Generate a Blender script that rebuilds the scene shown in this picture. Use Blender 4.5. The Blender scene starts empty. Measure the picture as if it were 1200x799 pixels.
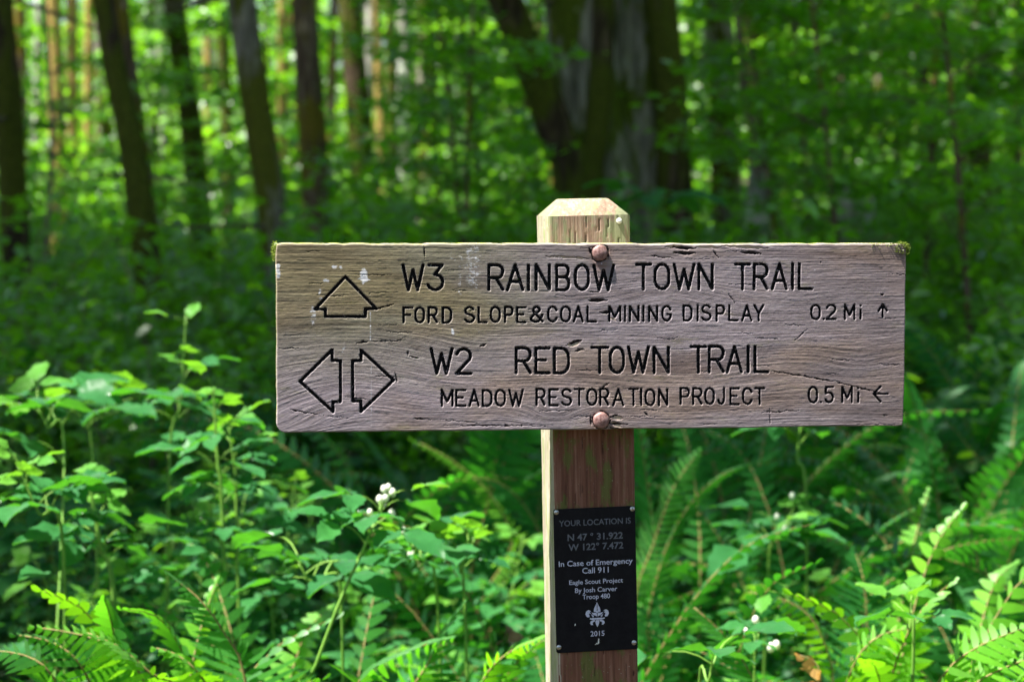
import bpy, math, random
import numpy as np
from mathutils import Vector, Matrix, Euler

random.seed(7)
rng = np.random.default_rng(7)
scene = bpy.context.scene
COL = scene.collection
R = math.radians

# ------------------------------------------------------------------ camera
FPX, PCX, PCY, HZ, CAMZ = 2333.3, 600.0, 399.5, 233.0, 1.4      # photo pixels (1200 x 799)
PITCH = math.atan((PCY - HZ) / FPX)
cam_d = bpy.data.cameras.new('camera')
cam = bpy.data.objects.new('camera', cam_d)
COL.objects.link(cam)
cam.location = (0, 0, CAMZ)
cam.rotation_euler = (math.pi / 2 - PITCH, 0, 0)
cam_d.sensor_width = 36
cam_d.lens = FPX / 1200 * 36
cam_d.clip_start = 0.05
cam_d.clip_end = 1000
cam_d.dof.use_dof = True
cam_d.dof.focus_distance = 2.1
cam_d.dof.aperture_fstop = 6.3
scene.camera = cam

# ------------------------------------------------------------------ world, sun, exposure
SUN = Vector((-0.42, -0.165, 0.89)).normalized()                # direction towards the sun
w = bpy.data.worlds.new("World")
scene.world = w
w.use_nodes = True
wn = w.node_tree
bg = wn.nodes['Background']
sky = wn.nodes.new('ShaderNodeTexSky')
sky.sky_type = 'NISHITA'
sky.sun_disc = False
sky.sun_elevation = math.asin(SUN.z)
sky.sun_rotation = math.atan2(SUN.x, SUN.y)
wn.links.new(sky.outputs[0], bg.inputs[0])
bg.inputs[1].default_value = 0.052
sl = bpy.data.lights.new('sun', 'SUN')
sl.energy = 5.0
sl.angle = R(0.53)
sl.color = (1.0, 0.955, 0.88)
sun = bpy.data.objects.new('sun', sl)
sun.rotation_euler = SUN.to_track_quat('Z', 'Y').to_euler()
COL.objects.link(sun)
vs = scene.view_settings
vs.view_transform = 'Standard'
vs.look = 'None'
vs.gamma = 1
vs.use_curve_mapping = False
vs.exposure = 1.85
cy = scene.cycles
cy.use_denoising = True
cy.max_bounces = 7
cy.diffuse_bounces = 3
cy.glossy_bounces = 2
cy.transmission_bounces = 4
cy.transparent_max_bounces = 4
cy.use_adaptive_sampling = True
cy.adaptive_threshold = 0.02
cy.sample_clamp_indirect = 6

CT, ST = math.cos(PITCH), math.sin(PITCH)
def ray(px, py):
    a, b = (px - PCX) / FPX, (PCY - py) / FPX
    return Vector((a, CT + b * ST, b * CT - ST))
def P(px, py, Y):
    """the point of the place at depth Y seen at that pixel of the photograph"""
    d = ray(px, py)
    k = Y / d.y
    return Vector((d.x * k, Y, CAMZ + d.z * k))
def proj(p):
    z = p[2] - CAMZ
    d = p[1] * CT - z * ST
    return PCX + FPX * p[0] / d, PCY - FPX * (z * CT + p[1] * ST) / d

# ------------------------------------------------------------------ scene helpers
def link(o, parent=None):
    COL.objects.link(o)
    if parent is not None:
        o.parent = parent
    return o
def tag(o, label=None, cat=None, group=None, kind=None):
    if label: o['label'] = label
    if cat: o['category'] = cat
    if group: o['group'] = group
    if kind: o['kind'] = kind
    return o
def empty(name, loc=(0, 0, 0), rz=0, label=None, cat=None, group=None):
    o = bpy.data.objects.new(name, None)
    o.empty_display_size = 0.1
    o.location = loc
    o.rotation_euler = (0, 0, rz)
    link(o)
    return tag(o, label, cat, group)
def mesh_np(name, V, F, mats=(), smooth=True, mi=None, attrs=None):
    """V (n,3); F a list of (m,k) arrays"""
    me = bpy.data.meshes.new(name)
    V = np.asarray(V, np.float32)
    Fs = [np.asarray(f, np.int32) for f in (F if isinstance(F, (list, tuple)) else [F]) if len(f)]
    me.vertices.add(len(V))
    me.vertices.foreach_set('co', V.ravel())
    loops = np.concatenate([f.ravel() for f in Fs])
    tot = np.concatenate([np.full(len(f), f.shape[1], np.int32) for f in Fs])
    start = np.concatenate([[0], np.cumsum(tot)[:-1]]).astype(np.int32)
    me.loops.add(len(loops))
    me.loops.foreach_set('vertex_index', loops)
    me.polygons.add(len(tot))
    me.polygons.foreach_set('loop_start', start)
    me.polygons.foreach_set('loop_total', tot)
    if smooth:
        me.polygons.foreach_set('use_smooth', np.ones(len(tot), bool))
    if mi is not None:
        me.polygons.foreach_set('material_index', np.asarray(mi, np.int32))
    for k, a in (attrs or {}).items():
        at = me.attributes.new(k, 'FLOAT', 'POINT')
        at.data.foreach_set('value', np.asarray(a, np.float32))
    me.update(calc_edges=True)
    for m in mats:
        me.materials.append(m)
    return me
def obj(name, me, parent=None, loc=None, rot=None, scale=None):
    o = bpy.data.objects.new(name, me)
    link(o, parent)
    if loc is not None: o.location = loc
    if rot is not None: o.rotation_euler = rot
    if scale is not None: o.scale = (scale,) * 3 if isinstance(scale, (int, float)) else scale
    return o
class MB:
    """collects pieces into ONE mesh"""
    def __init__(s): s.v, s.q, s.t, s.n = [], [], [], 0; s.mq, s.mt = [], []
    def add(s, V, q=None, t=None, m=0):
        V = np.asarray(V, float).reshape(-1, 3)
        s.v.append(V)
        if q is not None and len(q):
            s.q.append(np.asarray(q, int).reshape(-1, 4) + s.n); s.mq += [m] * (len(s.q[-1]))
        if t is not None and len(t):
            s.t.append(np.asarray(t, int).reshape(-1, 3) + s.n); s.mt += [m] * (len(s.t[-1]))
        s.n += len(V)
    def mesh(s, name, mats, smooth=True):
        F, mi = [], []
        if s.q: F.append(np.concatenate(s.q)); mi += s.mq
        if s.t: F.append(np.concatenate(s.t)); mi += s.mt
        return mesh_np(name, np.concatenate(s.v), F, mats, smooth, mi)
    def tube(s, pts, rads, n=6, m=0, noise=None, cap=True):
        pts = np.asarray(pts, float); k = len(pts)
        rads = np.broadcast_to(np.asarray(rads, float), (k,))
        tg = np.gradient(pts, axis=0)
        tg /= np.linalg.norm(tg, axis=1)[:, None] + 1e-9
        ref = np.array([0, 1, 0.02]) if abs(tg[0][1]) < 0.8 else np.array([1, 0, 0.02])
        a = np.cross(tg, ref); a /= np.linalg.norm(a, axis=1)[:, None] + 1e-9
        b = np.cross(tg, a)
        th = np.linspace(0, 2 * np.pi, n, endpoint=False)
        rr = rads[:, None] * np.ones(n)[None]
        if noise is not None: rr = rr * noise
        V = pts[:, None] + rr[..., None] * (a[:, None] * np.cos(th)[None, :, None] + b[:, None] * np.sin(th)[None, :, None])
        i = np.arange(k - 1)[:, None] * n; j = np.arange(n)[None]; j2 = (j + 1) % n
        q = np.stack([i + j, i + j2, i + n + j2, i + n + j], -1).reshape(-1, 4)
        V = V.reshape(-1, 3); t = []
        if cap:
            V = np.concatenate([V, pts[:1], pts[-1:]])
            for x in range(n):
                t.append([k * n, (x + 1) % n, x]); t.append([k * n + 1, (k - 1) * n + x, (k - 1) * n + (x + 1) % n])
        s.add(V, q, t, m)

def vnoise(x, y, seed=0):
    """value noise, about 0..1"""
    xi, yi = np.floor(x).astype(int), np.floor(y).astype(int)
    fx, fy = x - xi, y - yi
    fx, fy = fx * fx * (3 - 2 * fx), fy * fy * (3 - 2 * fy)
    def h(a, b):
        n = (a * 374761393 + b * 668265263 + seed * 974634777) & 0xFFFFFFFF
        n = ((n ^ (n >> 13)) * 1274126177) & 0xFFFFFFFF
        return ((n ^ (n >> 16)) & 0xFFFF) / 65535.0
    return (h(xi, yi) * (1 - fx) + h(xi + 1, yi) * fx) * (1 - fy) + (h(xi, yi + 1) * (1 - fx) + h(xi + 1, yi + 1) * fx) * fy
def fbm(x, y, o=4, seed=0):
    s, a, t = 0, 1.0, 0
    for i in range(o):
        s = s + a * vnoise(x * 2 ** i, y * 2 ** i, seed + i); t += a; a *= .5
    return s / t
def bez(a, b, c, d, n):
    t = np.linspace(0, 1, n)[:, None]
    a, b, c, d = [np.asarray(q, float) for q in (a, b, c, d)]
    return (1 - t) ** 3 * a + 3 * t * (1 - t) ** 2 * b + 3 * t * t * (1 - t) * c + t ** 3 * d
def smooth_curve(pts, n):
    pts = np.asarray(pts, float); k = len(pts)
    if k < 3: return pts[0] + (pts[-1] - pts[0]) * np.linspace(0, 1, n)[:, None]
    P_ = np.concatenate([[2 * pts[0] - pts[1]], pts, [2 * pts[-1] - pts[-2]]])
    out = []
    for t in np.linspace(0, k - 1 - 1e-6, n):
        i = int(t); f = t - i
        a, b, c, d = P_[i:i + 4]
        out.append(.5 * (2 * b + (c - a) * f + (2 * a - 5 * b + 4 * c - d) * f * f + (3 * b - 3 * c + d - a) * f ** 3))
    return np.array(out)

# ------------------------------------------------------------------ materials
class NT:
    def __init__(s, name):
        s.m = bpy.data.materials.new(name); s.m.use_nodes = True
        s.t = s.m.node_tree; s.t.nodes.clear()
        s.out = s.t.nodes.new('ShaderNodeOutputMaterial')
    def n(s, ty, **kw):
        x = s.t.nodes.new(ty)
        for k, v in kw.items():
            if k.startswith('i_'): x.inputs[k[2:].replace('_', ' ')].default_value = v
            else: setattr(x, k, v)
        return x
    def l(s, a, b): s.t.links.new(a, b)
    def noise(s, vec, scale, detail=4, rough=.55, dist=0):
        x = s.n('ShaderNodeTexNoise'); x.inputs['Scale'].default_value = scale
        x.inputs['Detail'].default_value = detail; x.inputs['Roughness'].default_value = rough
        x.inputs['Distortion'].default_value = dist
        if vec is not None: s.l(vec, x.inputs['Vector'])
        return x.outputs['Fac']
    def mapv(s, vec, scale):
        x = s.n('ShaderNodeMapping'); x.inputs['Scale'].default_value = scale; s.l(vec, x.inputs['Vector']); return x.outputs[0]
    def ramp(s, fac, stops, interp='LINEAR'):
        x = s.n('ShaderNodeValToRGB'); s.l(fac, x.inputs[0]); r = x.color_ramp; r.interpolation = interp
        while len(r.elements) < len(stops): r.elements.new(.5)
        for e, (p, c) in zip(r.elements, stops):
            e.position = p; e.color = (*c, 1) if len(c) == 3 else c
        return x.outputs[0]
    def mix(s, f, a, b, blend='MIX'):
        x = s.n('ShaderNodeMix', data_type='RGBA', blend_type=blend)
        for v, i in ((f, 0), (a, 6), (b, 7)):
            if isinstance(v, (int, float)): x.inputs[i].default_value = v
            elif isinstance(v, tuple): x.inputs[i].default_value = (*v, 1)
            else: s.l(v, x.inputs[i])
        return x.outputs[2]
    def math(s, op, a, b=0., c=0., clamp=False):
        x = s.n('ShaderNodeMath', operation=op, use_clamp=clamp)
        for v, i in ((a, 0), (b, 1), (c, 2)):
            if isinstance(v, (int, float)): x.inputs[i].default_value = v
            else: s.l(v, x.inputs[i])
        return x.outputs[0]
    def mr(s, v, a, b, c=0., d=1.):
        x = s.n('ShaderNodeMapRange'); s.l(v, x.inputs[0])
        for i, k in enumerate((a, b, c, d)): x.inputs[i + 1].default_value = k
        return x.outputs[0]
    def sstep(s, v, a, b):
        x = s.n('ShaderNodeMapRange', interpolation_type='SMOOTHSTEP'); s.l(v, x.inputs[0])
        x.inputs[1].default_value = a; x.inputs[2].default_value = b
        return x.outputs[0]
    def attr(s, name): return s.n('ShaderNodeAttribute', attribute_name=name).outputs['Fac']
    def pbr(s, col, rough=.8, spec=.3, metal=0., bump=None, bs=.5, bd=.001):
        x = s.n('ShaderNodeBsdfPrincipled')
        for v, i in ((col, 'Base Color'), (rough, 'Roughness'), (spec, 'Specular IOR Level'), (metal, 'Metallic')):
            if isinstance(v, (int, float)): x.inputs[i].default_value = v
            elif isinstance(v, tuple): x.inputs[i].default_value = (*v, 1)
            else: s.l(v, x.inputs[i])
        if bump is not None:
            b = s.n('ShaderNodeBump'); b.inputs['Strength'].default_value = bs; b.inputs['Distance'].default_value = bd
            s.l(bump, b.inputs['Height']); s.l(b.outputs[0], x.inputs['Normal'])
        s.l(x.outputs[0], s.out.inputs[0]); return x
    def obj(s): return s.n('ShaderNodeTexCoord').outputs['Object']
    def sep(s, v): x = s.n('ShaderNodeSeparateXYZ'); s.l(v, x.inputs[0]); return x.outputs
    def comb(s, a, b, c=0.):
        x = s.n('ShaderNodeCombineXYZ')
        for v, i in ((a, 0), (b, 1), (c, 2)):
            if isinstance(v, (int, float)): x.inputs[i].default_value = v
            else: s.l(v, x.inputs[i])
        return x.outputs[0]

def leaf_mat(name, c1, c2, trans, tc=1.0, gloss=.08, rough=.45):
    """c1..c2 diffuse colours of single leaves; trans = colour of light let through"""
    n = NT(name)
    g = n.n('ShaderNodeNewGeometry').outputs['Random Per Island']
    oi = n.n('ShaderNodeObjectInfo').outputs['Random']
    f = n.math('ADD', n.math('MULTIPLY', g, .6), n.math('MULTIPLY', oi, .4))
    col = n.ramp(f, [(0, c1), (.75, tuple((a + b) / 2 for a, b in zip(c1, c2))), (1, c2)])
    mott = n.noise(n.obj(), 60, 2)
    col = n.mix(.35, col, n.ramp(mott, [(.3, (.55, .6, .5)), (.7, (1, 1, 1))]), 'MULTIPLY')
    d = n.n('ShaderNodeBsdfDiffuse'); n.l(col, d.inputs[0])
    t = n.n('ShaderNodeBsdfTranslucent')
    tcol = n.mix(f, trans, tuple(min(1, a * 1.35) for a in trans)); n.l(tcol, t.inputs[0])
    a = n.n('ShaderNodeAddShader'); n.l(d.outputs[0], a.inputs[0]); n.l(t.outputs[0], a.inputs[1])
    gl = n.n('ShaderNodeBsdfGlossy'); gl.inputs['Roughness'].default_value = rough
    lw = n.n('ShaderNodeFresnel'); lw.inputs[0].default_value = 1.4
    m = n.n('ShaderNodeMixShader'); n.l(n.math('MULTIPLY', lw.outputs[0], gloss * 3.2), m.inputs[0])
    n.l(a.outputs[0], m.inputs[1]); n.l(gl.outputs[0], m.inputs[2])
    n.l(m.outputs[0], n.out.inputs[0])
    return n.m

M = {}
M['canopy'] = leaf_mat('canopy_leaf', (.03, .085, .008), (.09, .18, .012), (.15, .31, .005), gloss=.03)
M['under'] = leaf_mat('understory_leaf', (.018, .070, .012), (.070, .185, .016), (.14, .33, .006), gloss=.05)
M['bramble'] = leaf_mat('bramble_leaf', (.014, .070, .026), (.034, .140, .032), (.035, .15, .006), gloss=.085, rough=.38)
M['young'] = leaf_mat('young_bramble_leaf', (.035, .13, .020), (.085, .21, .025), (.09, .23, .008), gloss=.08)
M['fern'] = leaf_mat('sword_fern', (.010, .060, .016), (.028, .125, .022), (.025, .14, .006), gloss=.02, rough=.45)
M['fernlit'] = leaf_mat('sunlit_fern', (.045, .15, .015), (.10, .24, .02), (.14, .36, .006), gloss=.03)  # lighter yellow-green copy of the fern, sunlight put into its colour
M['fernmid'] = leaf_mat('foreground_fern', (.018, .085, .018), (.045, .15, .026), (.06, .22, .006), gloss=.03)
M['ferndead'] = leaf_mat('dead_fern', (.30, .16, .06), (.45, .28, .10), (.25, .12, .03), gloss=.03)
M['moss'] = leaf_mat('moss', (.07, .10, .012), (.16, .20, .03), (.05, .07, .01), gloss=.02)
M['cover'] = leaf_mat('ground_cover_leaf', (.007, .032, .007), (.022, .075, .012), (.03, .10, .006), gloss=.04)
M['petal'] = leaf_mat('white_bud', (.6, .62, .52), (.75, .75, .68), (.2, .22, .12))

def simple(name, c1, c2, scale=30, rough=.7, bump=0, bd=.001, spec=.3):
    n = NT(name); v = n.obj(); f = n.noise(v, scale, 5)
    n.pbr(n.ramp(f, [(.3, c1), (.7, c2)]), rough, spec, bump=f if bump else None, bs=bump or 1, bd=bd)
    return n.m
M['stem'] = simple('green_stem', (.09, .22, .03), (.18, .34, .05), 40, .5)
M['rachis'] = simple('brown_rachis', (.16, .12, .04), (.26, .22, .07), 60, .6)
M['twig'] = simple('dead_twig', (.10, .07, .05), (.22, .17, .13), 50, .85, .4)
M['brownleaf'] = simple('dead_leaf', (.10, .05, .03), (.24, .13, .09), 40, .8)

def ground_mat():
    n = NT('forest_floor'); v = n.obj()
    a = n.noise(v, 3, 8, .65); b = n.noise(v, 45, 5, .7)
    c = n.ramp(b, [(.3, (.018, .012, .008)), (.5, (.05, .033, .02)), (.72, (.13, .085, .05))])
    c = n.mix(n.sstep(a, .5, .62), c, (.03, .06, .012))
    n.pbr(c, .95, .1, bump=b, bs=1, bd=.03)
    return n.m
M['ground'] = ground_mat()

def bark_mat(name, dark, light, moss_amt, moss1=(.06, .08, .01), moss2=(.16, .15, .02), lichen=.0):
    n = NT(name); v = n.obj()
    ridg = n.noise(n.mapv(v, (26, 26, 4)), 1, 8, .65, .6)
    big = n.noise(v, 2.2, 5, .6)
    patch = n.noise(n.mapv(v, (3.5, 3.5, 1.3)), 1, 6, .6, .3)
    c = n.ramp(ridg, [(.32, tuple(x * .45 for x in dark)), (.5, dark), (.7, light)])
    c = n.mix(n.sstep(n.noise(n.mapv(v, (7, 7, 2.5)), 1, 5), .6 - lichen * .2, .75 - lichen * .2), c, tuple(min(1, x * 1.5) for x in light))
    moss = n.ramp(n.noise(v, 70, 4, .7), [(.3, moss1), (.7, moss2)])
    c = n.mix(n.sstep(patch, .72 - moss_amt, .80 - moss_amt), c, moss)
    n.pbr(c, .95, .15, bump=n.math('ADD', ridg, n.math('MULTIPLY', patch, .5)), bs=1, bd=.03)
    return n.m
M['bark_grey'] = bark_mat('grey_bark', (.19, .165, .14), (.44, .39, .34), .26, lichen=.3)
M['bark_maple'] = bark_mat('lichened_maple_bark', (.27, .24, .20), (.54, .49, .42), .24, (.05, .07, .01), (.16, .20, .02), lichen=.4)
M['bark_dark'] = bark_mat('dark_mossy_bark', (.05, .034, .022), (.17, .115, .08), .30, (.035, .045, .006), (.12, .13, .018), .25)
M['bark_sunmoss'] = bark_mat('sunlit_mossy_bark', (.10, .06, .03), (.25, .17, .11), .42, (.22, .15, .04), (.58, .40, .14))  # mossy bark, its moss brightened to orange cream to paint in sun streaks
M['bark_brown'] = bark_mat('brown_bark', (.15, .095, .07), (.38, .26, .21), .22, (.10, .10, .012), (.34, .22, .04))
M['bark_white'] = bark_mat('pale_and_sunlit_bark', (.42, .39, .35), (.75, .70, .63), .12, lichen=.5)  # pale bark; on the slim trunks its whiteness paints in strong sun

def wood_board_mat():
    n = NT('weathered_sign_wood'); v = n.obj(); X, Y, Z = n.sep(v)[0:3]
    gx, gy, sdf, dmg = n.attr('gx'), n.attr('gy'), n.attr('sdf'), n.attr('dmg')
    fine = n.noise(n.comb(n.math('MULTIPLY', gx, 34), n.math('MULTIPLY', gy, 1300), n.math('MULTIPLY', Y, 60)), 1, 4, .62)
    med = n.noise(n.comb(n.math('MULTIPLY', gx, 9), n.math('MULTIPLY', gy, 480)), 1, 3, .5)
    broad = n.noise(n.comb(n.math('MULTIPLY', gx, 6), n.math('MULTIPLY', gy, 60)), 1, 3, .5)
    tone = n.noise(n.comb(n.math('MULTIPLY', gx, 3.2), n.math('MULTIPLY', gy, 9)), 1, 4, .6)
    f = n.math('ADD', n.math('ADD', n.math('MULTIPLY', fine, .57), n.math('MULTIPLY', med, n.math('MULTIPLY', n.noise(n.comb(n.math('MULTIPLY', gx, 25), n.math('MULTIPLY', gy, 70)), 1, 3), .30))), n.math('MULTIPLY', n.math('ADD', broad, n.noise(n.comb(n.math('MULTIPLY', X, 260), n.math('MULTIPLY', Z, 700)), 1, 4, .7)), .15))
    c = n.ramp(f, [(.27, (.045, .034, .034)), (.38, (.17, .142, .148)), (.51, (.315, .272, .29)), (.70, (.56, .505, .53))])
    c = n.mix(n.sstep(tone, .46, .62), c, n.mix(1.0, c, (1.0, .90, .74), 'MULTIPLY'))
    band = n.noise(n.comb(n.math('MULTIPLY', gx, 2.2), n.math('MULTIPLY', gy, 32)), 1, 5, .65, .4)
    c = n.mix(n.math('MULTIPLY', n.sstep(band, .50, .64), .8), c, n.mix(1.0, c, (.52, .48, .46), 'MULTIPLY'))
    c = n.mix(n.math('MULTIPLY', n.math('SUBTRACT', 1.0, n.sstep(band, .34, .46)), .5), c, n.mix(1.0, c, (1.30, 1.26, 1.30), 'MULTIPLY'))
    ring = n.noise(n.comb(n.math('MULTIPLY', gx, 2.6), n.math('MULTIPLY', gy, 120)), 1, 3, .5)
    ln = n.math('SUBTRACT', 1.0, n.sstep(n.math('ABSOLUTE', n.math('SUBTRACT', ring, .5)), .004, .022))
    c = n.mix(n.math('MULTIPLY', ln, n.math('MULTIPLY', n.sstep(fine, .40, .55), .6)), c, (.10, .075, .07))
    c = n.mix(1.0, c, (.80, .775, .785), 'MULTIPLY')
    # browner, darker area at the right end, algae at the upper left
    sp = n.noise(n.comb(n.math('MULTIPLY', X, 9), n.math('MULTIPLY', Z, 22)), 1, 5, .6)
    right = n.math('MULTIPLY', n.sstep(n.math('ADD', X, n.math('MULTIPLY', sp, .16)), .23, .36), .42)
    c = n.mix(right, c, n.mix(1.0, c, (.50, .46, .42), 'MULTIPLY'))
    left = n.math('MULTIPLY', n.sstep(n.math('ADD', n.math('MULTIPLY', X, -1), n.math('MULTIPLY', sp, .30)), .12, .34), n.sstep(n.math('ADD', Z, n.math('MULTIPLY', sp, .10)), -.03, .10))
    c = n.mix(n.math('MULTIPLY', left, .75), c, n.mix(1.0, c, (.66, .74, .36), 'MULTIPLY'))
    blot = n.noise(n.comb(n.math('MULTIPLY', X, 16), n.math('MULTIPLY', Z, 60)), 1, 6, .7)
    c = n.mix(n.math('MULTIPLY', n.sstep(blot, .56, .70), .5), c, n.mix(1.0, c, (.72, .80, .42), 'MULTIPLY'))
    c = n.mix(n.math('MULTIPLY', n.sstep(n.noise(n.comb(n.math('MULTIPLY', X, 60), n.math('MULTIPLY', Z, 240)), 1, 3), .62, .74), .5), c, (.06, .045, .045))
    # bleached rim of the routed strokes, bare splintered wood, white stains
    rim = n.math('SUBTRACT', 1.0, n.sstep(sdf, .0, .0011))
    c = n.mix(n.math('MULTIPLY', rim, .15), c, (.62, .58, .62))
    c = n.mix(n.math('MULTIPLY', n.sstep(dmg, .3, .8), .8), c, (.52, .40, .27))
    st = n.attr('stain')
    c = n.mix(n.math('MULTIPLY', n.sstep(n.math('ADD', st, n.math('MULTIPLY', n.math('SUBTRACT', n.noise(n.comb(n.math('MULTIPLY', X, 170), n.math('MULTIPLY', Z, 260)), 1, 5, .75), .52), 3.2)), .35, 1.0), .7), c, (.70, .72, .78))
    crk = n.attr('crack')
    c = n.mix(n.math('MULTIPLY', n.sstep(n.attr('rust'), .1, .9), n.sstep(fine, .3, .7)), c, (.16, .07, .035))
    c = n.mix(n.sstep(crk, .25, .7), c, (.012, .008, .007))
    edge = n.attr('edge')
    c = n.mix(n.math('MULTIPLY', edge, .25), c, (.42, .36, .30))
    # black paint left in the strokes, worn through here and there
    wear = n.noise(n.comb(n.math('MULTIPLY', X, 300), n.math('MULTIPLY', Z, 380)), 1, 3)
    paint = n.math('SUBTRACT', 1.0, n.sstep(n.math('ADD', sdf, n.math('MULTIPLY', n.math('SUBTRACT', wear, .5), .0006)), -.00035, .0001))
    paint = n.math('MULTIPLY', paint, n.math('SUBTRACT', 1.0, n.math('MULTIPLY', n.sstep(wear, .60, .70), .85)))
    c = n.mix(paint, c, (.004, .004, .005))
    h = n.math('ADD', n.math('MULTIPLY', fine, .9), n.math('MULTIPLY', med, .6))
    n.pbr(c, n.mr(paint, 0, 1, .85, .75), .2, bump=h, bs=.5, bd=.0009)
    return n.m
M['board'] = wood_board_mat()

def wood_side_mat():
    n = NT('board_end_grain'); v = n.obj()
    f = n.noise(n.mapv(v, (30, 160, 500)), 1, 4); g = n.noise(v, 60, 4)
    c = n.ramp(f, [(.3, (.12, .09, .07)), (.6, (.45, .38, .30)), (.8, (.62, .55, .45))])
    c = n.mix(n.sstep(g, .45, .6), c, (.30, .32, .06))
    n.pbr(c, .9, .2, bump=f, bs=.8, bd=.001); return n.m
M['board_side'] = wood_side_mat()
def post_mat(name, lo, mid, hi, algae, amt):
    n = NT(name); v = n.obj()
    f = n.noise(n.mapv(v, (260, 260, 9)), 1, 5, .6); b = n.noise(n.mapv(v, (40, 40, 8)), 1, 5, .6)
    c = n.ramp(n.math('ADD', n.math('MULTIPLY', f, .6), n.math('MULTIPLY', b, .4)), [(.32, lo), (.5, mid), (.68, hi)])
    Z = n.sep(v)[2]
    al = n.noise(n.mapv(v, (50, 50, 18)), 1, 6, .7)
    c = n.mix(n.math('MULTIPLY', n.sstep(al, .62 - amt, .72 - amt), .8), c, algae)
    sp = n.noise(v, 420, 2)
    c = n.mix(n.math('MULTIPLY', n.sstep(sp, .66, .74), .3), c, (.55, .58, .48))
    c = n.mix(n.math('MULTIPLY', n.sstep(n.attr('slit'), .3, .9), .85), c, (.04, .018, .012))
    n.pbr(c, .85, .25, bump=n.math('ADD', f, al), bs=.8, bd=.0012); return n.m
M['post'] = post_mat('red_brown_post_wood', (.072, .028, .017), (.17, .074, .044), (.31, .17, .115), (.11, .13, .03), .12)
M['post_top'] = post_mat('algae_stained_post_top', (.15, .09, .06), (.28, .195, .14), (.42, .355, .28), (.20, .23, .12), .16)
M['post_lit_side'] = post_mat('sunlit_post_side', (.22, .18, .12), (.38, .34, .25), (.52, .48, .39), (.26, .30, .12), .12)  # left face only: paler wood colours paint in the sun on it
def metal(name, c1, c2, rough, met, scale=200):
    n = NT(name); v = n.obj(); f = n.noise(v, scale, 5, .7)
    n.pbr(n.ramp(f, [(.35, c1), (.65, c2)]), rough, .4 if met else .12, met, bump=f, bs=.4, bd=.0006); return n.m
M['bolt'] = metal('rust_pink_bolt', (.13, .055, .045), (.44, .27, .25), .55, .3, 240)
M['screw'] = metal('steel_screw', (.45, .45, .43), (.72, .72, .70), .35, .9, 300)
M['plaque'] = metal('black_plaque', (.005, .005, .007), (.010, .010, .012), .5, 0, 90)
M['print_white'] = simple('pale_engraving', (.42, .43, .55), (.62, .63, .74), 500, .6)
M['print_grey'] = simple('grey_engraving', (.085, .09, .105), (.15, .16, .18), 500, .6)
M['dropping'] = simple('white_dropping', (.5, .5, .46), (.8, .8, .78), 300, .7)

# ------------------------------------------------------------------ ground
def gz(x, y):
    x = np.asarray(x, float); y = np.asarray(y, float)
    s = np.clip(y - 3, 0, 60) * .022 + .05 * np.clip(np.abs(x) - 30, 0, 200) * .3
    return s + (fbm(x * .35 + 9, y * .35 + 5, 3, 3) - .5) * .35 * np.clip((y - 1) / 5, .15, 1) + (fbm(x * 2, y * 2, 2, 8) - .5) * .05
def GZ(x, y): return float(gz(np.array([x]), np.array([y]))[0])
def axis(lo, hi, fine_lo, fine_hi, step, n):
    a = np.arange(fine_lo, fine_hi, step)
    l = fine_lo - (np.linspace(0, 1, n)[1:] ** 2.2) * (fine_lo - lo)
    h = fine_hi + (np.linspace(0, 1, n) ** 2.2) * (hi - fine_hi)
    return np.concatenate([l[::-1], a, h])
gxs, gys = axis(-320, 320, -8, 8, .2, 26), axis(-150, 420, -1, 30, .25, 26)
GX, GY = np.meshgrid(gxs, gys)
V = np.stack([GX.ravel(), GY.ravel(), gz(GX.ravel(), GY.ravel())], 1)
nx, ny = len(gxs), len(gys)
i = (np.arange(ny - 1)[:, None] * nx + np.arange(nx - 1)[None]).ravel()
tag(obj('ground', mesh_np('ground', V, np.stack([i, i + 1, i + nx + 1, i + nx], 1), [M['ground']])), kind='structure')

# ------------------------------------------------------------------ the sign: frames
YAW = 0.12014; ROLL = 0.00325
BC = Vector((0.0896, 2.1, 1.2546)); BW, BH, BT = 0.6734, 0.1966, 0.038
sign = empty('trail_sign', (0.0896 + .005, 2.19, GZ(.09, 2.19)), 0,
             'weathered wooden trail sign board bolted to a square post with a black plaque', 'trail sign')
SINV = Matrix.Translation(-sign.location)
def frame(loc, yaw, roll):
    return Matrix.Translation(loc) @ Matrix.Rotation(yaw, 4, 'Z') @ Matrix.Rotation(roll, 4, 'Y')
MB_ = frame(BC, YAW, ROLL)                                         # board: x right, y back, z up, front face y = 0
def to_plane(px, py, Mx, y0=0.0):
    """photo pixel -> (x, z) in the plane y = y0 of a frame"""
    inv = Mx.inverted(); o = inv @ Vector((0, 0, CAMZ)); d = inv.to_3x3() @ ray(px, py)
    k = (y0 - o.y) / d.y; p = o + d * k
    return p.x, p.z
def BP(px, py): return to_plane(px, py, MB_)

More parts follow.
